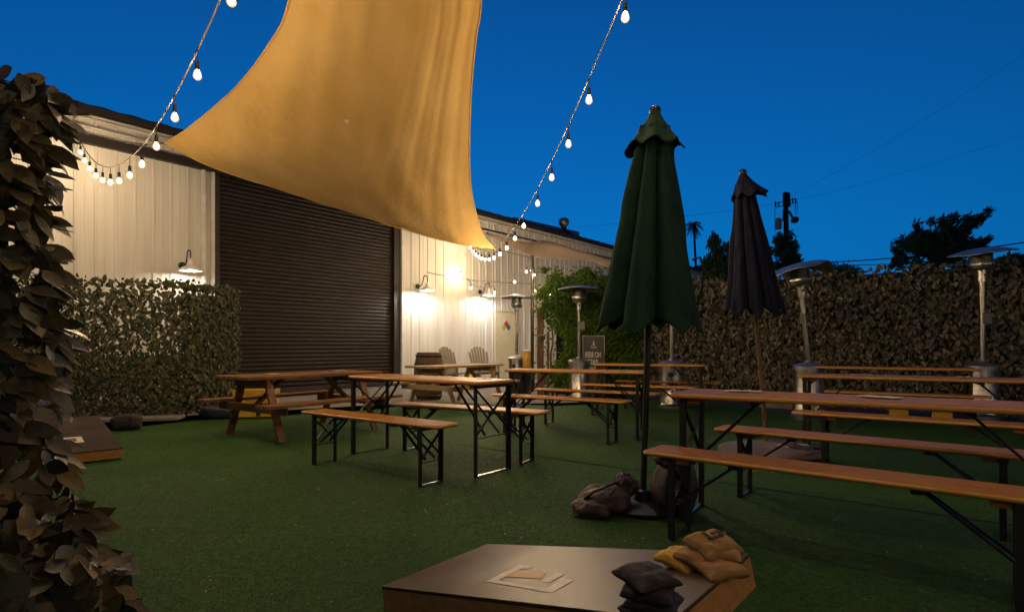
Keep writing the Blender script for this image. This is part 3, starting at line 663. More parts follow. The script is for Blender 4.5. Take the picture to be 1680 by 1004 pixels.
# ------------------------------------------------------------------ parasols
def parasol(loc, lean, ztop, zbot, rtop, rbot, mat, label, seed, capr=.16, pole_r=.021, nf=8, skew=0):
    rr = random.Random(seed)
    o = thing('parasol', label, 'parasol', (loc[0], loc[1], .0)); H = ztop
    ax = lambda z: Vector((lean[0] * z / H, lean[1] * z / H, z))
    m = MB(); m.tube([ax(.02), ax(ztop - .04)], pole_r, 14); m.build('pole', M['black_metal' if mat == 'green_cloth' else 'bark'], o, smooth='angle')
    n = 192; rows = []; NZ = 70; ph = [rr.uniform(-.25, .25) for _ in range(nf)]; am = [rr.uniform(.75, 1.2) for _ in range(nf)]
    z0 = ztop - .12
    for i in range(NZ + 1):
        v = i / NZ; row = []
        for k in range(n + 1):
            a = 2 * math.pi * (k % n) / n; q = a / (2 * math.pi) * nf; c = int(q) % nf; fr = q - int(q)
            rad = rtop + (rbot - rtop) * v ** 1.0
            fold = abs(math.sin(math.pi * fr)) ** .5 * am[c]
            fold = fold + .10 * math.sin(2 * math.pi * fr * 2 + ph[c] * 9) * v
            rad2 = rad * (.55 + .45 * fold) + .03 * v * math.sin(a * 3 + seed) * .3
            hem = zbot + .13 * abs(fr - .5) * 2 - .03 + .03 * math.sin(a + skew)
            z = z0 + (hem - z0) * v
            tw = .12 * v * math.sin(a * 2 + seed)
            p = ax(z); cz = noise.fractal(Vector((math.cos(a) * 2.2 + seed, math.sin(a) * 2.2, z * 2.2)), 1, 2, 4) * .014 * min(1, v * 4) + noise.noise(Vector((math.cos(a) * 9, math.sin(a) * 9, z * 5 + seed))) * .004
            rad2 += cz; row.append(p + Vector((rad2 * math.cos(a + tw), rad2 * math.sin(a + tw), 0)))
        rows.append(row)
    # inner return of the cloth, so that the hem shows a dark hollow
    inner = []
    for k in range(n + 1):
        p = rows[-1][k]; cc = ax(p.z); inner.append(cc + (p - cc) * .9 + Vector((0, 0, .16)))
    m = MB(); m.grid(rows); m.build('canopy', M[mat], o, smooth=True, solid=.003)
    m = MB(); m.grid([rows[-1], inner, [ax(zbot + .45) + (p - ax(p.z)) * .4 for p in inner]]); m.build('lining', M[mat], o, smooth=True)
    # vent cap
    rows = []
    for i in range(13):
        v = i / 12; row = []
        for k in range(n + 1):
            a = 2 * math.pi * (k % n) / n
            wv = math.sin(a * 7 + seed) * .8 + .4 * math.sin(a * 4 + 1.3 * seed)
            side = 1 + skew * math.cos(a) * v
            rad = (.030 + (capr - .030) * v ** 1.15) * (1 + .13 * wv * v * v) * side
            z = ztop - .015 - .245 * v * (1 + .09 * math.sin(a * 7 + seed + 1.2) * v) + .04 * v * max(0, math.cos(a)) * (1 if skew else 0)
            p = ax(z); row.append(p + Vector((rad * math.cos(a), rad * math.sin(a), 0)))
        rows.append(row)
    m = MB(); m.grid(rows); m.build('vent_cap', M[mat], o, smooth=True, solid=.003)
    m = MB(); m.lathe([(.002, ztop + .028), (.022, ztop + .024), (.036, ztop + .01), (.04, ztop - .01), (.034, ztop - .03)], 16, (lean[0], lean[1], 0)); m.build('finial', M['black_plastic'], o, smooth=True)
    if mat == 'green_cloth':
        m = MB(); q = ax(zbot + .46) + Vector((rbot * .80, -.02, 0))
        m.tube([q, q + Vector((.05, 0, .02)), q + Vector((.075, 0, -.06)), q + Vector((.06, 0, -.2)), q + Vector((.03, 0, -.3))], .009, 6); m.build('tie_strap', M[mat], o, smooth=True)
    else:
        m = MB(); q = ax(zbot - .08); m.tube([q, q + Vector((.07, -.02, .02)), q + Vector((.09, -.02, -.06))], .010, 6); m.build('crank_handle', M['yellow_paint'], o, smooth=True)
    return o
GP = parasol((.885, 3.9), (.085, 0), 2.70, 1.22, .11, .35, 'green_cloth', 'closed dark green parasol beside the largest right table', 3, capr=.185)
parasol((2.56, 5.75), (-.255, 0), 2.84, 1.42, .08, .27, 'plum_cloth', 'closed dark plum parasol leaning behind the right tables', 6, capr=.165, skew=.30)

# ------------------------------------------------------------------ bags and weights
def blob(c, size, rot=(0, 0, 0), e=2.6, n=44, lump=.05, seed=1, flat=True, taper=0):
    rr = random.Random(seed); ph = [rr.uniform(0, 6.28) for _ in range(9)]
    from mathutils import Euler
    E = Euler(rot).to_matrix(); rows = []; sg = lambda v, p: math.copysign(abs(v) ** p, v)
    for i in range(n + 1):
        th = -math.pi / 2 + math.pi * i / n; row = []
        for k in range(2 * n + 1):
            a = 2 * math.pi * (k % (2 * n)) / (2 * n)
            p = Vector((sg(math.cos(th), 2 / e) * sg(math.cos(a), 2 / e), sg(math.cos(th), 2 / e) * sg(math.sin(a), 2 / e), sg(math.sin(th), 2 / e)))
            l = 1 + lump * (math.sin(3 * a + ph[0] + 2 * p.z) + .6 * math.sin(5 * a + ph[1] - 3 * p.z) + .5 * math.sin(8 * th + ph[2] + 2 * a)) + lump * .6 * math.sin(13 * p.x + ph[3]) * math.cos(11 * p.y + ph[4])
            k2 = 1 - taper * max(0, p.z)
            l += noise.ridged_multi_fractal(p * 1.6 + Vector((seed, 0, 0)), .9, 2.1, 4, 1, 2) * lump * .55 - lump * .55
            q = Vector((p.x * size[0] / 2 * l * k2, p.y * size[1] / 2 * l * k2, p.z * size[2] / 2 * l))
            row.append(E @ q + Vector(c))
        rows.append(row)
    return rows
ub = thing('weight_bag', 'slumped dark plum weight bag on the turf left of the green parasol pole', 'weight bag', (.60, 3.80, .006), 0, 'weight bags around the green parasol')
m = MB(); m.grid(blob((.02, 0, .10), (.42, .34, .22), (0, R(-6), R(10)), lump=.05, seed=2)); m.v = [(a, b, max(0, c)) for a, b, c in m.v]; m.build('bag_body', M['bag'], ub, smooth=True)
m = MB(); m.grid(blob((-.10, -.10, .06), (.30, .24, .15), (0, 0, R(-20)), lump=.06, seed=5)); m.v = [(a, b, max(0, c)) for a, b, c in m.v]; m.build('side_pocket', M['bag'], ub, smooth=True)
m = MB(); m.grid(blob((.19, .05, .21), (.20, .18, .16), (0, R(30), 0), lump=.08, seed=8)); m.build('gathered_neck', M['bag'], ub, smooth=True)
m = MB(); m.tube([(-.16, -.10, .13), (-.10, -.15, .20), (-.02, -.12, .22), (.03, -.05, .23), (.12, -.05, .25)], .012, 6); m.tube([(-.05, -.17, .10), (.02, -.16, .17), (.08, -.1, .22)], .009, 6); m.build('strap', M['black_plastic'], ub, smooth=True)
m = MB(); m.tube([(-.06, -.155, .185), (-.03, -.16, .19), (-.02, -.155, .205)], .006, 6); m.build('buckle', M['steel'], ub)
ub.scale = (.82, .82, .82)
ub = thing('weight_bag', 'upright round dark plum weight bag between the green parasol pole and bench legs', 'weight bag', (1.07, 3.80, .006), 0, 'weight bags around the green parasol')
m = MB(); m.grid(blob((0, 0, .17), (.29, .29, .38), (0, R(3), 0), lump=.03, seed=4, taper=.15)); m.v = [(a, b, max(0, c)) for a, b, c in m.v]; m.build('bag_body', M['bag'], ub, smooth=True)
m = MB(); m.grid(blob((-.02, 0, .35), (.22, .2, .12), (0, R(8), 0), lump=.10, seed=9)); m.build('gathered_neck', M['bag'], ub, smooth=True)
m = MB(); m.tube([(-.13, -.06, .35), (-.05, -.12, .41), (.05, -.10, .40), (.12, -.04, .33)], .012, 6); m.tube([(-.08, -.14, .1), (-.085, -.155, .25), (-.06, -.12, .37)], .008, 6); m.build('strap', M['black_plastic'], ub, smooth=True)
m = MB(); m.lathe([(.27, 0), (.28, .03), (.24, .05), (.06, .06), (.05, .12), (.03, .13), (.002, .13)], 32, (0, 0, .006)); m.build('base', M['black_plastic'], GP, smooth='angle')
sb = thing('sand_weight', 'flat faded grey sand bag ring lying round the foot of the plum parasol', 'sand bag', (2.50, 5.62, .006))
m = MB(); m.grid(blob((0, 0, .07), (.96, .86, .16), (0, 0, 0), lump=.035, seed=12, e=2.3)); m.v = [(a, b, max(0, c)) for a, b, c in m.v]; m.build('bag_body', M['sandbag'], sb, smooth=True)
m = MB(); m.grid(blob((.24, -.02, .11), (.42, .5, .10), (0, R(8), R(20)), lump=.07, seed=13)); m.build('flap', M['bag'], sb, smooth=True)
m = MB(); m.prism([(.00, -.16), (.10, -.22), (.32, -.18), (.34, -.08), (.20, -.04), (.06, -.08)], .10, .158); m.build('sand_patch', M['sand'], sb, bevel=.01)
spl = random.Random(4)
m = MB()
for k in range(160): x, y = spl.gauss(2.22, .12), spl.gauss(5.12, .05); s = spl.uniform(.006, .02); m.add([(x - s, y - s, .012), (x + s, y - s * .6, .012), (x + s * .7, y + s, .012), (x - s, y + s * .7, .012)], [(0, 1, 2, 3)])
tag(m.build('spilt_sand', M['sand']), 'thin scatter of spilt sand on the turf before the grey sand bag', 'sand', kind='stuff')

# ------------------------------------------------------------------ cornhole boards
def cornhole(corner, e, wdir, label, z_low, z_high, L=1.27, W=.66, D=.10, tm='board'):
    """corner: ground point under one low corner; e: long direction towards the raised end; wdir: short direction"""
    e = Vector((*e, 0)).normalized(); wd = Vector((*wdir, 0)).normalized()
    o = thing('cornhole_board', label, 'game board', (corner[0], corner[1], .006))
    sl = math.sqrt(max(.0, L * L - (z_high - z_low) ** 2)); ex = (e * sl + Vector((0, 0, z_high - z_low))) / L
    nz = wd.cross(ex).normalized()
    if nz.z < 0: nz = -nz
    T = lambda a, b, c=0: Vector((0, 0, z_low)) + ex * a + wd * b + nz * c
    def slab(m, a0, a1, b0, b1, c0, c1):
        vs = [T(a, b, c) for c in (c0, c1) for a, b in ((a0, b0), (a1, b0), (a1, b1), (a0, b1))]
        m.add(vs, [(3, 2, 1, 0), (4, 5, 6, 7), (0, 1, 5, 4), (1, 2, 6, 5), (2, 3, 7, 6), (3, 0, 4, 7)])
    m = MB(); slab(m, 0, L, 0, W, -.014, 0); m.build('top', M[tm], o, bevel=.002)
    m = MB(); slab(m, .0, .02, .001, W - .001, -D, -.0142); m.build('end_board', M['plywood'], o, bevel=.001)
    m = MB(); slab(m, L - .02, L - .001, .001, W - .001, -D, -.0142); m.build('end_board', M['plywood'], o, bevel=.001)
    m = MB(); slab(m, .021, L - .021, .002, .022, -D + .002, -.0145); slab(m, .021, L - .021, W - .022, W - .002, -D + .002, -.0145); m.build('side_board', M['plywood'], o)
    for b in (.05, W - .05):
        p = T(L - .12, b, -.05); m = MB(); m.bar(p, Vector((p.x, p.y, 0)) + e * .02, .04, .025, up=tuple(wd)); m.build('leg', M['plywood'], o)
    return o, T
def unproj(px, py, T, O):              # where a sight line meets the sloping board, in board coordinates
    o0 = Vector(O) + T(0, 0); ea = T(1, 0) - T(0, 0); eb = T(0, 1) - T(0, 0); n = ea.cross(eb)
    d = Vector(((px - CX) / F, 1, (HY - py) / F)); c = Vector((0, 0, EYE)); t = (o0 - c).dot(n) / d.dot(n); q = c + d * t - o0
    return q.dot(ea) , q.dot(eb)
BC = (-.123, 2.90)
cb, T1 = cornhole(BC, (.772, -.635), (-.635, -.772), 'dark brown cornhole board with a cream emblem in the foreground', .10, .345, L=1.30, D=.12)
O1 = Vector((BC[0], BC[1], .006))
LOGO = {'emblem_frame': ('cream', [(.398, .236), (.455, .140), (.500, .145), (.480, .178), (.468, .180), (.437, .236), (.437, .405), (.590, .405), (.590, .355), (.632, .322), (.632, .445), (.398, .445)]),
        'emblem_block': ('orange', [(.47, .24), (.57, .24), (.57, .35), (.47, .35)]),
        'emblem_bar': ('cream', [(.594, .20), (.632, .20), (.632, .30), (.594, .30)])}
def px_logo(pts): return [unproj(600 + x / 2.4706, 860 + y / 2.4706, T1, O1) for x, y in pts]
LOGO = {'emblem_frame': ('cream', px_logo([(625, 165), (683, 168), (660, 181), (634, 179), (537, 228), (733, 261), (800, 220), (846, 225), (755, 278), (487, 232)])),
        'emblem_block': ('orange', px_logo([(617, 190), (735, 197), (712, 221), (572, 213)])),
        'emblem_bar': ('cream', px_logo([(772, 197), (808, 201), (745, 237), (712, 233)]))}
def flat_mark(name, mat, pts, T, parent, c=.002):
    bm = bmesh.new(); vs = [bm.verts.new(T(a, b, c)) for a, b in pts]; f = bm.faces.new(vs); bmesh.ops.triangulate(bm, faces=[f])
    me = bpy.data.meshes.new(name); bm.to_mesh(me); bm.free(); me.materials.append(mat); o = bpy.data.objects.new(name, me); C.objects.link(o); o.parent = parent; return o
for nm, (mt, pts) in LOGO.items(): flat_mark(nm, M[mt], pts, T1, cb)
LB = (-3.76, 5.56)
cb2, T2 = cornhole(LB, (-.70, .714), (-.714, -.70), 'dark game board half hidden behind the leafy column at the left, white label on it', .115, .32, tm='board_dull')
flat_mark('label_sheet', M['paper'], [(.30, .26), (.50, .26), (.50, .42), (.30, .42)], T2, cb2)
flat_mark('label_picture', M['bag'], [(.345, .31), (.455, .31), (.455, .42), (.345, .42)], T2, cb2, .004)

# bean bags
def bean(name, c, size, rz, mat, label, group, seed, tilt=(0, 0), mark=False):
    rr = random.Random(seed); n = 40; rows = []; rows2 = []
    ph = [rr.uniform(0, 6.28) for _ in range(6)]
    o = None; m = MB()
    def surf(s):
        R_ = []
        for i in range(n + 1):
            row = []
            for j in range(n + 1):
                x = -1 + 2 * i / n; y = -1 + 2 * j / n
                edge = max(0, 1 - x ** 4) ** .5 * max(0, 1 - y ** 4) ** .5
                h = (edge ** .8) * (noise.fractal(Vector((x * 1.5 + seed, y * 1.5, s)), 1, 2, 4) * .22 + 1 + .10 * math.sin(4 * x + ph[0]) * math.cos(3 * y + ph[1]) + .05 * math.sin(9 * x + ph[2] + 3 * y) + .04 * math.sin(11 * y + ph[3]))
                pin = 1 - .10 * (1 - abs(x)) * y * y - .0; pin2 = 1 - .10 * (1 - abs(y)) * x * x
                sag = -.10 * (x * x + y * y) * (1 + .5 * math.sin(2 * x + ph[4])) + .03 * math.sin(7 * (x + y) + ph[5]) * (abs(x) + abs(y)) * .5
                row.append(Vector((x * size[0] / 2 * pin2, y * size[1] / 2 * pin, s * h * size[2] / 2 + sag * size[2])))
            R_.append(row)
        return R_
    T_, B_ = surf(1), surf(-1); m.grid(T_); m.grid([r[::-1] for r in B_])
    o = m.build(name, M[mat], smooth=True); o.location = c; o.rotation_euler = (tilt[0], tilt[1], rz); tag(o, label, 'bean bag', group)
    if mark:
        k = MB()
        for (x0, x1, y0, y1) in ((-.028, -.018, -.02, .025), (-.018, .02, -.02, -.010), (.02, .03, -.02, .015), (-.005, .012, .0, .012)):
            z = size[2] / 2 + .004; k.box(((x0 + x1) / 2, (y0 + y1) / 2, z), (x1 - x0, y1 - y0, .003))
        k.build('printed_mark', M['dark_bag'], o)
    return o
def onb(px, py, h):                    # a spot on the board top, h above it
    a, b = unproj(px, py, T1, O1); p = O1 + T1(a, b, 0); return (p.x, p.y, p.z + h)
gy = 'tan and yellow bean bags piled on the foreground board'; gd = 'black bean bags piled on the foreground board'
sx = .140
bean('bean_bag', onb(1181, 940, .022), (sx, sx, .05), R(10), 'tan_bag', 'tan bean bag at the bottom right of the tan pile', gy, 1)
bean('bean_bag', onb(1118, 927, .026), (sx * 1.08, sx * 1.0, .052), R(-50), 'yellow_bag', 'bright yellow bean bag poking out at the left of the tan pile', gy, 2, tilt=(0, R(4)))
bean('bean_bag', onb(1150, 932, .048), (sx, sx, .044), R(30), 'tan_bag', 'tan bean bag in the middle of the pile lying on the yellow one', gy, 3, tilt=(R(3), R(-4)))
bean('bean_bag', onb(1188, 931, .050), (sx * .9, sx * .85, .042), R(65), 'tan_bag', 'tan bean bag at the upper right of the tan pile', gy, 6, tilt=(R(-4), R(2)))
bean('bean_bag', onb(1170, 930, .082), (sx * 1.08, sx, .060), R(22), 'tan_bag', 'topmost tan bean bag with a dark printed mark', gy, 4, tilt=(R(10), R(-6)), mark=True)
for k, (dx, rz, lab) in enumerate(((0, 15, 'lowest black bean bag of the dark pile'), (.008, 62, 'second lowest black bean bag of the dark pile'), (-.006, -20, 'second highest black bean bag of the dark pile'), (-.012, 25, 'topmost charcoal bean bag of the dark pile'))):
    q = onb(1068, 1016, .022 + k * .034); bean('bean_bag', (q[0] + dx, q[1], q[2]), (.142, .142, .040), R(rz), 'dark_bag', lab, gd, 20 + k, tilt=(R(3 * (k % 2)), R(-3 + 2 * k)))

# ------------------------------------------------------------------ leafy fences
def hedge(a, b, h, n, leaf, mat, label, backing=None, depth=.09, posts=(), bottom=.05, sparse=None, seed=1, parts_mat='green_mesh', wide=.66):
    rr = random.Random(seed); a = Vector((*a, 0)); b = Vector((*b, 0)); L = (b - a).length; x = (b - a) / L; nn = Vector((x.y, -x.x, 0))
    if nn.y > 0: nn = -nn
    o = thing('leaf_fence', label, 'fence', tuple(a), 0)
    if backing:
        m = MB(); m.bar(Vector((0, 0, (h + bottom) / 2)) - nn * .05, x * L + Vector((0, 0, (h + bottom) / 2)) - nn * .05, .03, h - bottom - .08); m.build('backing', M[parts_mat], o)
    items = []
    for k in range(n):
        t = rr.uniform(0, L); z = rr.uniform(bottom, h + rr.uniform(-.03, .05))
        if sparse and rr.random() < sparse(t / L, z / h): continue
        d = Vector((rr.uniform(-.9, .9), 0, -1 + rr.uniform(-.2, .6))); d = x * d.x + Vector((0, 0, d.z)) + nn * rr.uniform(-.1, .5)
        if z > h - .10: d = x * rr.uniform(-.8, .8) + Vector((0, 0, rr.uniform(-.4, 1))) + nn * rr.uniform(-.3, .4)
        nv = nn + Vector((rr.uniform(-.8, .8), rr.uniform(-.8, .8), rr.uniform(-.3, .9)))
        items.append((x * t + nn * rr.uniform(-.02, depth) + Vector((0, 0, z)), d, nv, leaf * rr.uniform(.7, 1.25)))
    m = MB(); leaf_mesh(m, items, wide=wide); m.build('foliage', M[mat], o)
    for t in posts:
        m = MB(); m.tube([x * t * L - nn * .08, x * t * L - nn * .08 + Vector((0, 0, h - .05))], .024, 10); m.build('post', M['black_metal'], o)
    return o, a, x, nn
ra = (2.30, 13.25); rb = (10.6, 6.94)
hedge(ra, rb, 2.42, 15500, .095, 'fence_leaf', 'long tall fence covered in faded grey brown artificial leaves at the right', backing=True, posts=(.1, .35, .6, .85), seed=5)
hedge((-8.6, 8.05), (-5.06, 9.02), 2.08, 17000, .075, 'olive_leaf', 'leafy olive screen in front of the white wall, light showing through its gaps', posts=(.02, .5, .98), seed=6, depth=.10, bottom=.10,
      sparse=lambda t, z: (.34 + (.30 if (t * 19) % 1 < .25 else 0)) if z > .47 else .0)
o, a, x, nn = hedge((-5.16, 8.94), (-4.93, 10.05), 2.05, 5600, .075, 'olive_leaf', 'narrow leafy screen turned beside the roller door', posts=(.98,), seed=8, depth=.22, bottom=.10)
m = MB(); m.tube([(0, 0, .0), (0, 0, .04), (0, 0, .041), (0, 0, .16)], [.08, .08, .04, .04]); pb = m.build('fence_foot', M['steel'], o); 
# concrete kerb under the left screen
m = MB(); m.bar((-8.8, 7.72, .02), (-5.0, 8.72, .02), .42, .05); m.bar((-8.8, 8.0, .06), (-5.2, 9.0, .06), .12, .10)
struct(m.build('kerb', M['concrete'], bevel=.01))

# near column of big leaves at the left
rr = random.Random(11)
hc = thing('leaf_fence', 'close tall column of big brown artificial leaves filling the left edge', 'fence', (-2.20, 2.35, 0))
items = []
for k in range(1800):
    z = 2.19 * rr.random() ** 1.0; base = max(0, .95 - z)
    # a thick rounded end of a wire panel that runs off to the left; it flares at the foot
    s = rr.random()
    if s < .45: xx = rr.uniform(-1.3, .12); yy = -.13 - rr.uniform(0, .05)
    elif s < .8:
        an = rr.uniform(-90, 80); xx = .12 + .13 * math.cos(R(an)); yy = .13 * math.sin(R(an))
    else: xx = rr.uniform(-1.3, .15); yy = rr.uniform(-.1, .12)
    fl = base * .42; n_ = Vector((max(0, xx), yy, 0)); n_ = n_.normalized() if n_.length > .01 else Vector((0, -1, 0))
    xx += (.52 * base ** 1.3 * (1 if xx > -.3 else .35)) + .03; yy -= .22 * base
    xx += .035 * math.sin(z * 6 + 1)
    d = Vector((rr.uniform(-1.2, 1.2), rr.uniform(-.4, .4), -1 + rr.uniform(-.1, .9))) + n_ * rr.uniform(-.1, .25)
    if z > 2.02: d = Vector((rr.uniform(-.9, .6), rr.uniform(-.4, .4), rr.uniform(-.6, .0)))
    if base > .45 and rr.random() < .5: d = Vector((rr.uniform(-.3, 1), rr.uniform(-1, .2), rr.uniform(-.3, .4)))
    nv = n_ + Vector((.2, -.6, .3)) + rv(.75)
    items.append((Vector((xx, yy, z)), d, nv, rr.uniform(.085, .155)))
def big_leaves(mb, items):
    vs = []; fs = []
    for p, d, nrm, L in items:
        d = Vector(d).normalized(); x = d.cross(Vector(nrm))
        if x.length < 1e-3: x = d.orthogonal()
        x.normalize(); z = x.cross(d); k = len(vs); cu = rr.uniform(-.15, .22) * L; w = rr.uniform(.20, .28) * L; tw = rr.uniform(-.2, .2)
        st = [(0, .05), (.10, .50), (.26, .90), (.45, 1.0), (.64, .86), (.82, .48), (.92, .2), (1, .02)]
        for t, q in st:
            c = Vector(p) + d * t * L - z * cu * t * t; xs = (x + z * tw * t).normalized(); up = z * w * q * .20 * (1 + .25 * math.sin(t * 9 + k))
            vs += [c - xs * w * q + up, c, c + xs * w * q + up]
        for i in range(len(st) - 1):
            b = k + i * 3; fs += [(b, b + 1, b + 4, b + 3), (b + 1, b + 2, b + 5, b + 4)]
    mb.add(vs, fs)
m = MB(); big_leaves(m, items)
M['big_leaf'] = material('big_brown_leaf', (.1, .07, .04), .42, island=[(.022, .020, .010), (.10, .072, .028), (.028, .040, .016), (.19, .130, .050), (.012, .020, .010), (.070, .058, .024), (.016, .014, .008), (.15, .105, .045), (.035, .045, .018)], trans=.12, spec=.5, bump=.004, scale=40, detail=4)
m.build('foliage', M['big_leaf'], hc, smooth=True)
m = MB(); m.box((-.62, -.0, 1.0), (1.44, .10, 1.98)); m.add([(-.3, -.05, .01), (.36, -.30, .01), (.30, -.02, .01), (-.3, .06, .01), (-.3, -.04, .8), (.10, -.05, .8), (.10, .05, .8), (-.3, .05, .8)], [(3, 2, 1, 0), (4, 5, 6, 7), (0, 1, 5, 4), (1, 2, 6, 5), (2, 3, 7, 6), (3, 0, 4, 7)]); m.build('backing', M['green_mesh'], hc)
m = MB()
for k in range(14): z = .2 + k * .15; m.tube([(-1.4, -.12, z), (.1, -.12, z), (.2, -.07, z), (.24, 0, z), (.2, .08, z), (.1, .12, z)], .0025, 5)
for k in range(12): m.tube([(-1.3 + k * .125, -.122, 0), (-1.3 + k * .125, -.122, 2.16)], .0025, 5)
m.tube([(-1.4, -.12, 2.16), (-.4, -.12, 2.17), (-.1, -.1, 2.19), (.08, -.08, 2.18), (.2, -.03, 2.14), (.24, 0, 2.05)], .005, 6)
m.tube([(-1.4, .08, 2.13), (-.3, .1, 2.15), (.05, .08, 2.16), (.2, .03, 2.12)], .005, 6)
m.build('wire_mesh', M['wire'], hc, smooth=True)

# ------------------------------------------------------------------ ivy and its timber post
iv = thing('ivy_bush', 'tall leafy green ivy hedge right of the black post behind the heater', 'bush', (1.45, 12.9, 0))
rr = random.Random(21); items = []
for k in range(24000):
    x = rr.uniform(-.98, 1.35); z = rr.uniform(.15, 2.82)
    bul = .12 * math.sin(x * 5 + z * 3) + .10 * math.sin(z * 6 - x * 2); fz = min(1, max(0, (z - .1) / .6))
    left = -.50 - .25 * math.sin(z * 4 + .4) - (.32 if z > 2.15 else 0) + (.08 if z < 1.7 else 0)
    if x < left - .1 and rr.random() < .93: continue
    if x < -.1 and z < 1.85 and rr.random() < .35: continue
    ytop = 2.72 + .06 * math.sin(x * 9) + .05 * math.sin(x * 4 + 1) - (.2 if x < -.7 else 0)
    if z > ytop: continue
    y = -.42 + rr.random() ** 1.6 * .75 - bul
    if rr.random() < .2 and z > 2.4: y = rr.uniform(-.4, .5)
    d = rv() + Vector((0, -.3, -.5)); nv = Vector((0, -1, .5)) + rv(.9)
    items.append((Vector((x, y, z)), d, nv, rr.uniform(.045, .085)))
for k in range(40):
    x = rr.uniform(-.9, 1.2); zb = 2.72
    for j in range(7): items.append((Vector((x + .02 * j * rr.uniform(-1, 1), -.1, zb + j * .02)), rv() + Vector((0, 0, .5)), rv(), .06))
m = MB(); leaf_mesh(m, items); m.build('foliage', M['ivy_leaf'], iv)
m = MB()
for k in range(7):
    x = -.45 + k * .26 + rr.uniform(-.05, .05); pts = [Vector((x, .05, 0))]
    for j in range(8): pts.append(pts[-1] + Vector((rr.uniform(-.07, .07), rr.uniform(-.04, .04), .3)))
    m.tube(pts, [.028 - .0025 * j for j in range(9)], 7)
m.build('stems', M['bark'], iv, smooth=True)
m = MB(); m.box((.45, .42, 1.25), (1.75, .06, 2.5)); m.build('trellis', M['green_mesh'], iv)
wp = thing('timber_post', 'brown timber post with a small black box at the left of the ivy', 'post', (.62, 12.55, 0))
m = MB(); m.box((0, 0, .97), (.14, .14, 1.94)); m.box((.17, .02, .7), (.05, .10, 1.4)); m.build('post', M['bark'], wp, bevel=.005)
m = MB(); m.box((.04, -.10, 1.28), (.12, .05, .09)); m.build('junction_box', M['black_plastic'], wp)
m = MB(); m.box((0, -.08, 1.34), (.30, .012, .035)); m.build('crosspiece', M['grey_wood'], wp)

# ------------------------------------------------------------------ lettered sign
sg_ = thing('standing_sign', 'black standing sign with reversed white NO BEER PAST lettering and a steel frame', 'sign', (1.665, 11.75, .0), R(0))
SW, SH = .42, 1.16
m = MB(); m.box((0, 0, .14 + SH / 2), (SW, .02, SH)); m.build('panel', M['chalkboard'], sg_)
m = MB()
for sx_ in (-1, 1): m.box((sx_ * (SW / 2 + .009), -.004, .14 + SH / 2), (.018, .034, SH + .036))
m.box((0, -.004, .14 + SH + .009), (SW, .034, .018)); m.box((0, -.004, .131), (SW, .034, .018)); m.build('frame', M['steel'], sg_)
m = MB(); m.box((0, -.02, .86 - .62), (SW * .92, .01, .012)); m.box((0, 0, .04), (.3, .3, .03)); m.box((0, 0, .09), (.04, .02, .1)); m.build('base', M['steel'], sg_)
def letters(txt, size, loc, name, parent, mirror=True, sxx=1.0):
    cu = bpy.data.curves.new(name, 'FONT'); cu.body = txt; cu.size = size; cu.align_x = 'CENTER'; cu.extrude = .0015; cu.offset = size * .012; cu.space_character = 1.02
    t = bpy.data.objects.new(name, cu); C.objects.link(t); bpy.context.view_layer.update()
    me = bpy.data.meshes.new_from_object(t.evaluated_get(bpy.context.evaluated_depsgraph_get())); bpy.data.objects.remove(t)
    for v in me.vertices:
        x, y, z = v.co; v.co = ((-x if mirror else x) * sxx, -z, y)
    me.materials.clear(); me.materials.append(M['white']); o = bpy.data.objects.new(name, me); C.objects.link(o); o.parent = parent; o.location = loc
    return o
letters('NO BEER', .155, (-.015, -.0135, .875), 'lettering', sg_, sxx=.52)
letters('PAST', .155, (-.015, -.0135, .725), 'lettering', sg_, sxx=.58)
letters('THIS', .12, (-.015, -.0135, .60), 'lettering', sg_, sxx=.6)
m = MB()
for s in (-1, 1): m.bar((s * .05, -.014, 1.09), (-s * .02, -.014, 1.22), .004, .012, up=(0, 1, 0))
m.box((-.0, -.014, 1.075), (.12, .004, .012)); m.box((0, -.014, 1.15), (.02, .004, .09)); m.build('emblem', M['white'], sg_)

# ------------------------------------------------------------------ barrel, chairs, crates, bins
br = thing('barrel', 'old dark wooden barrel standing behind the weathered picnic table', 'barrel', (-1.74, 12.05, 0))
m = MB(); n = 24; prof = []
for k in range(11): z = .97 * k / 10; prof.append((.25 + .065 * math.sin(math.pi * k / 10), z))
m.lathe(prof, n, cap=False); m.lathe([(.255, .93), (.002, .93)], n); m.build('staves', M['barrel'], br, smooth=True)
for z, r in ((.07, .277), (.24, .303), (.73, .303), (.90, .277)):
    m = MB(); m.lathe([(r, z - .022), (r + .002, z + .022)], n); m.build('hoop', M['hoop'], br, smooth=True, solid=.004)

def adirondack(loc, rz, label):
    o = thing('adirondack_chair', label, 'chair', (loc[0], loc[1], 0), R(rz), 'grey wooden adirondack chairs by the white wall')
    # local: faces +x
    m = MB(); lens = (.70, .80, .86, .88, .86, .80, .70)
    for k, Ln in enumerate(lens):
        y = (k - 3) * .068; yt = (k - 3) * .092; m.bar((-.18, y, .30), (-.18 - Ln * .38, yt, .30 + Ln * .90), .018, .066, up=(0, 1, 0))
    m.build('backrest', M['grey_wood'], o)
    m = MB()
    for k in range(6): m.box((-.14 + k * .095, 0, .33 + k * .012), (.085, .52, .018))
    m.build('seat', M['grey_wood'], o)
    for s in (-1, 1):
        m = MB(); m.box((.03, s * .33, .60), (.72, .13, .02)); m.build('arm', M['grey_wood'], o)
        m = MB(); m.box((.32, s * .285, .295), (.09, .022, .59)); m.build('leg', M['grey_wood'], o)
        m = MB(); m.bar((.36, s * .26, .38), (-.50, s * .26, .04), .022, .10, up=(0, 1, 0)); m.build('leg', M['grey_wood'], o)
    m = MB(); m.box((-.36, 0, .60), (.06, .62, .02)); m.build('back_rail', M['grey_wood'], o)
    return o
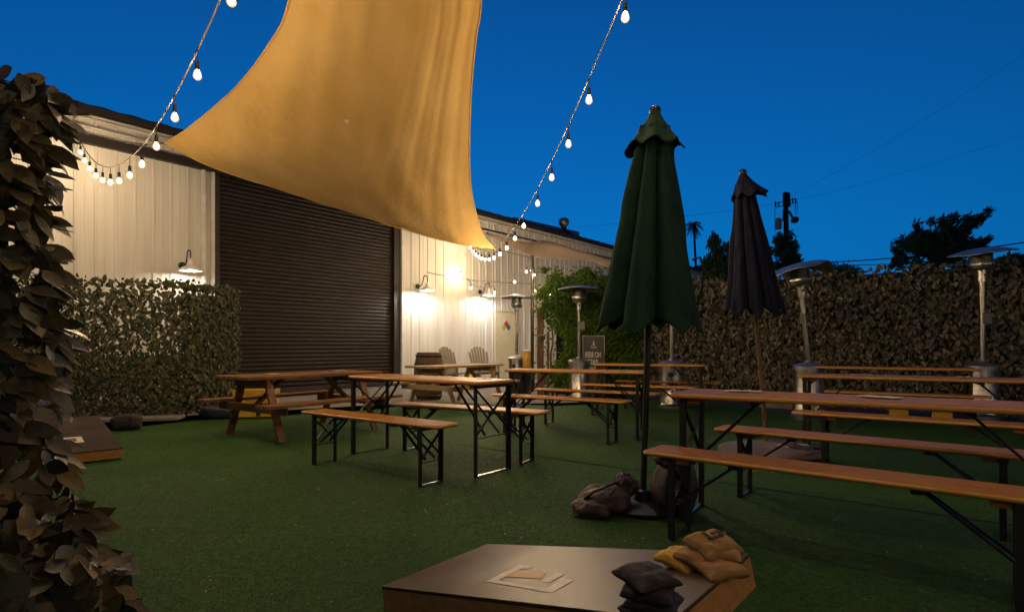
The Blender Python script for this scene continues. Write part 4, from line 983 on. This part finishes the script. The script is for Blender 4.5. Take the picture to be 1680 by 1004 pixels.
adirondack((-1.50, 15.6), -42, 'grey adirondack chair nearer the roller door, its back seen from the side')
adirondack((-.78, 16.3), -62, 'grey adirondack chair nearer the cream door, its fan back facing us')

def crate(loc, rz, size, label):
    o = thing('yellow_crate', label, 'crate', (loc[0], loc[1], .006), R(rz)); X, Y, Z = size
    m = MB()
    for k in range(2): m.box((0, 0, Z - .02 - k * .0), (X, Y, .035)) if k == 0 else None
    m.build('lid', M['yellow_paint'], o, bevel=.003)
    for s in (-1, 1):
        for k in range(2):
            m = MB(); m.box((0, s * (Y / 2 - .012), .11 + k * .2), (X - .02, .022, .17)); m.build('side_board', M['yellow_paint'], o, bevel=.002)
        m = MB(); m.box((s * (X / 2 - .012), 0, .21), (.02, Y - .05, .37)); m.build('end_board', M['yellow_paint'], o, bevel=.002)
    m = MB(); m.box((0.08, -Y / 2 - .002, .07), (.06, .012, .06)); m.build('hand_hole', M['black_plastic'], o)
    return o
crate((-3.95, 8.9), 8, (.60, .40, .43), 'bright yellow wooden crate behind the dark picnic table')
m = MB(); m.box((0, 0, .10), (.09, .06, .20)); 
def block(px, py, label):
    Z = F * EYE / (py - HY); o = MB(); o.box((0, 0, .075), (.26, .16, .15), top=(.92, .8)); q = o.build('yellow_block', M['yellow_paint'], bevel=.015)
    q.location = ((px - CX) / F * Z, Z, 0); q.rotation_euler = (0, 0, R(-37)); tag(q, label, 'block', 'yellow blocks on the navy pavement')
block(1475, 688, 'left one of two yellow blocks on the navy pavement under the right tables')
block(1546, 693, 'right one of two yellow blocks on the navy pavement under the right tables')
# yellow bin behind chairs
m = MB(); m.lathe([(.10, 0), (.13, .04), (.14, .30), (.12, .36), (.02, .38)], 16); q = m.build('yellow_pot', M['yellow_paint'], smooth=True); q.location = (-1.05, 14.9, 0); q.location = (-1.06, 14.7, 0)
tag(q, 'small yellow pot on the concrete between the adirondack chairs', 'pot')
# duffel like black sandbags
def sack(c, size, rz, mat, label, seed):
    o = thing('black_sack', label, 'sack', (c[0], c[1], .004), R(rz))
    m = MB(); m.grid(blob((0, 0, size[2] * .48), size, lump=.03, seed=seed, e=2.8)); m.v = [(a, b, max(0, c)) for a, b, c in m.v]; m.build('sack_body', M[mat], o, smooth=True)
    m = MB(); m.tube([(-size[0] * .2, 0, size[2] * .9), (-size[0] * .1, 0, size[2] * 1.12), (size[0] * .1, 0, size[2] * 1.12), (size[0] * .2, 0, size[2] * .9)], .012, 6); m.build('handle', M['black_plastic'], o, smooth=True)
sack((-4.45, 8.72), (.55, .30, .22), 8, 'navy_plastic', 'black rounded sack on the turf at the foot of the narrow leafy screen', 31)
sack((-5.05, 7.55), (.34, .28, .22), 20, 'dark_bag', 'small dark sack on the kerb beside the half hidden game board', 33)
# amber tub and black bin near the far heater
tb = thing('drink_tub', 'amber yellow tub with a pale lid left of the black post', 'tub', (.38, 14.55, 0))
m = MB(); m.lathe([(.20, 0), (.20, .55)], 20, cap=True); m.build('stand', M['barrel'], tb, smooth='angle')
m = MB(); m.lathe([(.12, .55), (.135, .58), (.135, .92), (.11, .95)], 20, cap=True); m.build('tub', M['amber'], tb, smooth='angle')
m = MB(); m.lathe([(.14, .95), (.14, 1.0), (.03, 1.02)], 20, cap=True); m.build('lid', M['cream'], tb, smooth='angle')
bn = thing('planter_bin', 'dark round tapered bin below the far patio heater', 'bin', (.20, 13.35, 0))
m = MB(); m.lathe([(.20, 0), (.27, .46), (.29, .5), (.285, .52), (.25, .50), (.2, .2)], 24); m.build('bin_body', M['navy_plastic'], bn, smooth=True)
m = MB(); m.lathe([(.002, .46), (.245, .46)], 24); m.build('soil', M['bark'], bn)
# small pale box near the fence foot
m = MB(); m.box((0, 0, .06), (.55, .3, .12)); q = m.build('concrete_block', M['concrete'], bevel=.01); q.location = (4.75, 10.3, 0); q.rotation_euler = (0, 0, R(-36)); tag(q, 'low grey concrete block on the ground before the right leafy fence', 'block')

# ------------------------------------------------------------------ papers and small things on the tables
def paper(parent, x, y, rz, label, H=.80, s=(.21, .10)):
    m = MB(); n = 6; rows = []
    for i in range(n + 1):
        rows.append([Vector((s[0] * (i / n - .5), s[1] * (j / 3 - .5), .004 + .006 * abs(math.sin(i * 1.3 + j)))) for j in range(4)])
    m.grid(rows); o = m.build('paper_sheet', M['paper'], solid=.001)
    a = parent.rotation_euler.z; o.location = (parent.location.x + x * math.cos(a) - y * math.sin(a), parent.location.y + x * math.sin(a) + y * math.cos(a), H + .007)
    o.rotation_euler = (0, 0, a + R(rz)); tag(o, label, 'paper', 'loose papers left on tables')
paper(TBR, -.62, .08, 5, 'white paper near the left end of the largest right table')
paper(TBR, .12, .05, -12, 'white paper in the middle of the largest right table', s=(.2, .13))
paper(TBS, -.42, .0, 8, 'small paper near the left end of the table below the leaning heater', s=(.18, .1))
paper(TBS, .42, .02, 20, 'small crumpled paper near the right end of the table below the leaning heater', s=(.18, .1))
paper(TBT, .38, .05, 20, 'tiny scrap of paper on the table along the leafy fence', s=(.08, .08))
paper(PT1, -.45, .0, 40, 'small pale napkin near the left end of the dark picnic table', H=.75, s=(.16, .12))
paper(PT1, .62, .1, 70, 'pale napkin near the right end of the dark picnic table', H=.75, s=(.2, .14))
paper(tabC, .62, .12, 30, 'small pale napkin near the right end of the middle foreground table', s=(.14, .1))
# litter on the turf
rr = random.Random(77); m = MB()
for k in range(950):
    y = rr.uniform(1.8, 9) ; x = rr.uniform(-1.0, 1.0) * y * .85 + .2
    if x < -4.2: continue
    s = rr.uniform(.003, .010) * (1.8 if rr.random() < .06 else 1); a = rr.uniform(0, 3.14); p = Vector((x, y, .013)); u = Vector((math.cos(a), math.sin(a), rr.uniform(-.2, .2))) * s; vv = Vector((-math.sin(a), math.cos(a), rr.uniform(0, .4))) * s * rr.uniform(.3, .8)
    m.add([p - u, p - vv, p + u, p + vv], [(0, 1, 2, 3)])
M['litter'] = material('litter', (.3, .24, .15), .9, island=[(.16, .11, .06), (.40, .33, .24), (.10, .08, .04), (.5, .42, .3)])
tag(m.build('turf_litter', M['litter']), 'tiny pale crumbs and dry bits scattered over the turf', 'litter', kind='stuff')

# ------------------------------------------------------------------ beyond the fence
def tree(px, ybase, ytop, Y, wpx, label, kind='round', mat='far_leaf', n=2600, lsz=.35, seed=1, name='tree', group=None):
    rr = random.Random(seed); base = at(px, HY, Y); base.z = 0; H = at(px, ytop, Y).z; Wm = wpx / F * Y / 2; zb = at(px, ybase, Y).z
    o = thing(name, label, 'tree', tuple(base), 0, group); cl = []; limbs = []
    Wt = Wm
    if kind == 'wind':
        for k in range(26):
            t = rr.random(); u = rr.uniform(-1, 1)
            cl.append((Vector((u * Wm * .62, rr.uniform(-1, 1) * Wm * .4, zb + (H - zb) * (.05 + .75 * rr.random() * (1 - .45 * abs(u + .1)))), ), Wm * rr.uniform(.14, .24)))
        for (a, b, s) in ((.95, .98, .07), (.85, .90, .09), (.74, .84, .11), (.62, .78, .13), (.96, .55, .07), (.86, .50, .10), (.74, .45, .12), (.58, .86, .11), (.3, .88, .10), (.12, .80, .12), (-.15, .82, .08), (-.42, .76, .08), (-.38, .62, .12), (-.62, .48, .10), (-.85, .36, .07), (-.95, .12, .06), (-.8, .2, .1), (.45, .7, .16), (.2, .6, .2), (-.2, .5, .2)):
            cl.append((Vector((a * Wm, 0, zb + (H - zb) * b)), Wm * s))
    elif kind == 'palm':
        pass
    else:
        for k in range(30):
            v = rv(); v.z = abs(v.z) if kind == 'round' else v.z; c = Vector((v.x * Wm * .78, v.y * Wm * .7, (zb + H) / 2 + v.z * (H - zb) * .44)); cl.append((c, Wm * rr.uniform(.18, .32)))
    pts = [Vector((0, 0, 0)), Vector((rr.uniform(-.1, .1), 0, zb * .5)), Vector((rr.uniform(-.2, .2), 0, zb + (H - zb) * .35))]
    m = MB()
    if kind == 'palm':
        top = Vector((-.30 * 0 - .5, 0, H - (H - zb) * .0)); m.tube([Vector((.9, 0, 0)), Vector((.35, 0, H * .5)), Vector((0, 0, H * .97))], [.16, .13, .11], 8)
    else:
        m.tube(pts, [.05 * Wm + .08, .04 * Wm + .06, .02 * Wm + .03], 8)
        for c, r in cl[::2]: m.tube([pts[-1], pts[-1].lerp(c, .6) + rv(.1 * Wm), c], [.02 * Wm + .02, .012 * Wm + .012, .008], 5)
    m.build('trunk', M['bark'], o, smooth=True)
    items = []
    if kind == 'palm':
        for k in range(34):
            a = rr.uniform(0, 6.28); el = rr.uniform(-1.2, .9); dr = Vector((math.cos(a) * math.cos(el), math.sin(a) * math.cos(el), math.sin(el))); p = Vector((0, 0, H * .97)); L = Wm * rr.uniform(.8, 1.1)
            for j in range(9):
                t = j / 8; q = p + dr * L * t + Vector((0, 0, -.55 * L * t * t))
                for s in (-1, 1): items.append((q, dr * .6 + Vector((-dr.y, dr.x, 0)) * s * .7 + Vector((0, 0, -.6)), Vector((0, 0, 1)), L * .28))
    else:
        tot = sum(r ** 2 for c, r in cl)
        for c, r in cl:
            for j in range(int(n * r * r / tot) + 4):
                q = c + rv(r); d = rv() + (Vector((.9, 0, .5)) if kind == 'wind' else Vector((0, 0, -1.3 if kind == 'weep' else .0))); items.append((q, d, rv(), lsz * rr.uniform(.6, 1.2)))
    m = MB(); leaf_mesh(m, items, wide=.34 if kind in ('wind', 'weep', 'palm') else .5); m.build('crown', M[mat], o)
    return o
gt = 'trees beyond the right leafy fence'
tree(1538, 452, 347, 30, 168, 'large wind swept dark tree above the leafy fence at the right', 'wind', n=6500, lsz=.30, seed=4, group=gt)
tree(1290, 460, 376, 34, 62, 'dark bushy tree around the foot of the utility pole', 'ball', n=2000, lsz=.24, seed=9, group=gt)
tree(1180, 462, 374, 30, 56, 'feathery loose tree between the palm and the plum parasol', 'weep', n=900, lsz=.30, seed=2, group=gt)
tree(1214, 455, 372, 33, 44, 'drooping tree peeking out behind the plum parasol', 'weep', n=800, lsz=.30, seed=14, group=gt)
tree(1138, 400, 360, 60, 28, 'tall thin palm just right of the green parasol', 'palm', name='palm_tree', group=gt)
tree(1172, 470, 446, 24, 46, 'low yellowish lit shrub just above the fence beside the green parasol', 'ball', mat='lit_leaf', n=900, lsz=.2, seed=5, name='shrub', group='shrubs behind the right leafy fence')
tree(1660, 470, 420, 26, 90, 'dark scrubby treetop behind the rightmost heater dish', 'round', n=2400, lsz=.26, seed=6, group=gt)
tree(1366, 462, 440, 22, 110, 'low dark bush just showing above the fence by the leaning heater', 'ball', n=1500, lsz=.16, seed=16, name='shrub', group='shrubs behind the right leafy fence')
# hill
m = MB(); rows = []
prof = [(1000, 452), (1080, 446), (1130, 440), (1150, 434), (1166, 429), (1185, 431), (1215, 440), (1250, 452), (1300, 462), (1400, 470)]
for Yd, k in ((110, 1), (140, 1.0), (190, .4)):
    rows.append([at(px, HY - (HY - py) * k, Yd) for px, py in prof])
rows.insert(0, [Vector((p.x, p.y - 12, 0)) for p in rows[0]])
m.grid(rows); struct(m.build('hill', M['hill'], smooth=True))
# little house below the hill
hs = thing('far_house', 'small far house with a pale metal roof just right of the green parasol', 'house', tuple(at(1143, HY, 40)) )
hs.location.z = 0
zt_ = at(1143, 452, 40).z; zr_ = at(1143, 441, 40).z
m = MB(); m.box((-.1, 1.5, zt_ / 2 - .1), (2.6, 3, zt_ - .2)); m.build('wall', M['stucco'], hs)
m = MB(); m.add([(-2.2, -.3, zr_ + .25), (.55, -.3, zt_ + .05), (.55, -.4, zt_ - .10), (-2.2, -.4, zr_ - .2), (-2.2, 3.2, zr_ + .4), (.55, 3.2, zt_ + .2)], [(0, 1, 5, 4), (3, 2, 1, 0)]); m.build('roof', M['farroof'], hs)
# utility pole
up_ = thing('utility_pole', 'dark utility pole with crossarms and a grey transformer above the trees', 'utility pole', tuple(Vector((at(1293, HY, 36).x, 36, 0))))
S = 36 / F; top = at(1293, 316, 36).z; pz = lambda py: at(1293, py, 36).z; pxx = lambda px: (px - 1293) * S
m = MB(); m.tube([(0, 0, 0), (pxx(1289), 0, top)], [.20, .14], 10); m.build('pole', M['pole_wood'], up_, smooth=True)
for (x0, y0, x1, y1, tk) in ((1283, 318, 1288, 338, .10), (1292, 318, 1298, 338, .12), (1283, 345, 1287, 362, .08), (1292, 348, 1305, 360, .10)):
    m = MB(); m.bar((pxx(x0), -.2, pz(y0)), (pxx(x1), .2, pz(y1)), tk, tk); m.build('crossarm', M['pole_wood'], up_)
for (x0, y0, x1, y1) in ((1274, 333, 1309, 325), (1276, 339, 1309, 331), (1281, 384, 1305, 376), (1288, 372, 1306, 386)):
    m = MB(); m.bar((pxx(x0), .2, pz(y0)), (pxx(x1), .2, pz(y1)), .05, .05); m.build('crossarm', M['pole_wood'], up_)
m = MB(); m.tube([(pxx(1277), 0, pz(376)), (pxx(1277), 0, pz(360)), (pxx(1277), 0, pz(358))], [.19, .19, .12], 12); m.build('transformer', M['enamel'], up_, smooth='angle')
m = MB(); m.grid(blob((pxx(1304), 0, pz(361)), (.42, .4, .36), lump=.08, seed=3)); m.build('insulator', M['black_plastic'], up_, smooth=True)
m = MB()
for x in (1272.5, 1306, 1309): m.tube([(pxx(x), .1, pz(330)), (pxx(x), .1, pz(352 if x > 1300 else 380))], .02, 5)
for x in (1275, 1280, 1303, 1308): m.tube([(pxx(x), .2, pz(338 if x < 1290 else 332)), (pxx(x), .2, pz(330 if x < 1290 else 324))], .04, 6)
m.build('drop_wire', M['wire'], up_)
def wire(a, b, label, sag=.5, r=.03, grp='overhead power wires', mt='wire'):
    a, b = Vector(a), Vector(b); m = MB(); m.tube([a.lerp(b, k / 24) - Vector((0, 0, sag * 4 * (k / 24) * (1 - k / 24))) for k in range(25)], r, 5); o = m.build('power_wire', M[mt], smooth=True)
    tag(o, label, 'wire', grp)
wire(at(1330, 431, 34), at(1760, 385, 26), 'upper of the two thick wires crossing low behind the windswept tree', .25, .032)
wire(at(1330, 437, 34), at(1700, 420, 40), 'lower of the two thick wires crossing low behind the windswept tree', .1, .024)
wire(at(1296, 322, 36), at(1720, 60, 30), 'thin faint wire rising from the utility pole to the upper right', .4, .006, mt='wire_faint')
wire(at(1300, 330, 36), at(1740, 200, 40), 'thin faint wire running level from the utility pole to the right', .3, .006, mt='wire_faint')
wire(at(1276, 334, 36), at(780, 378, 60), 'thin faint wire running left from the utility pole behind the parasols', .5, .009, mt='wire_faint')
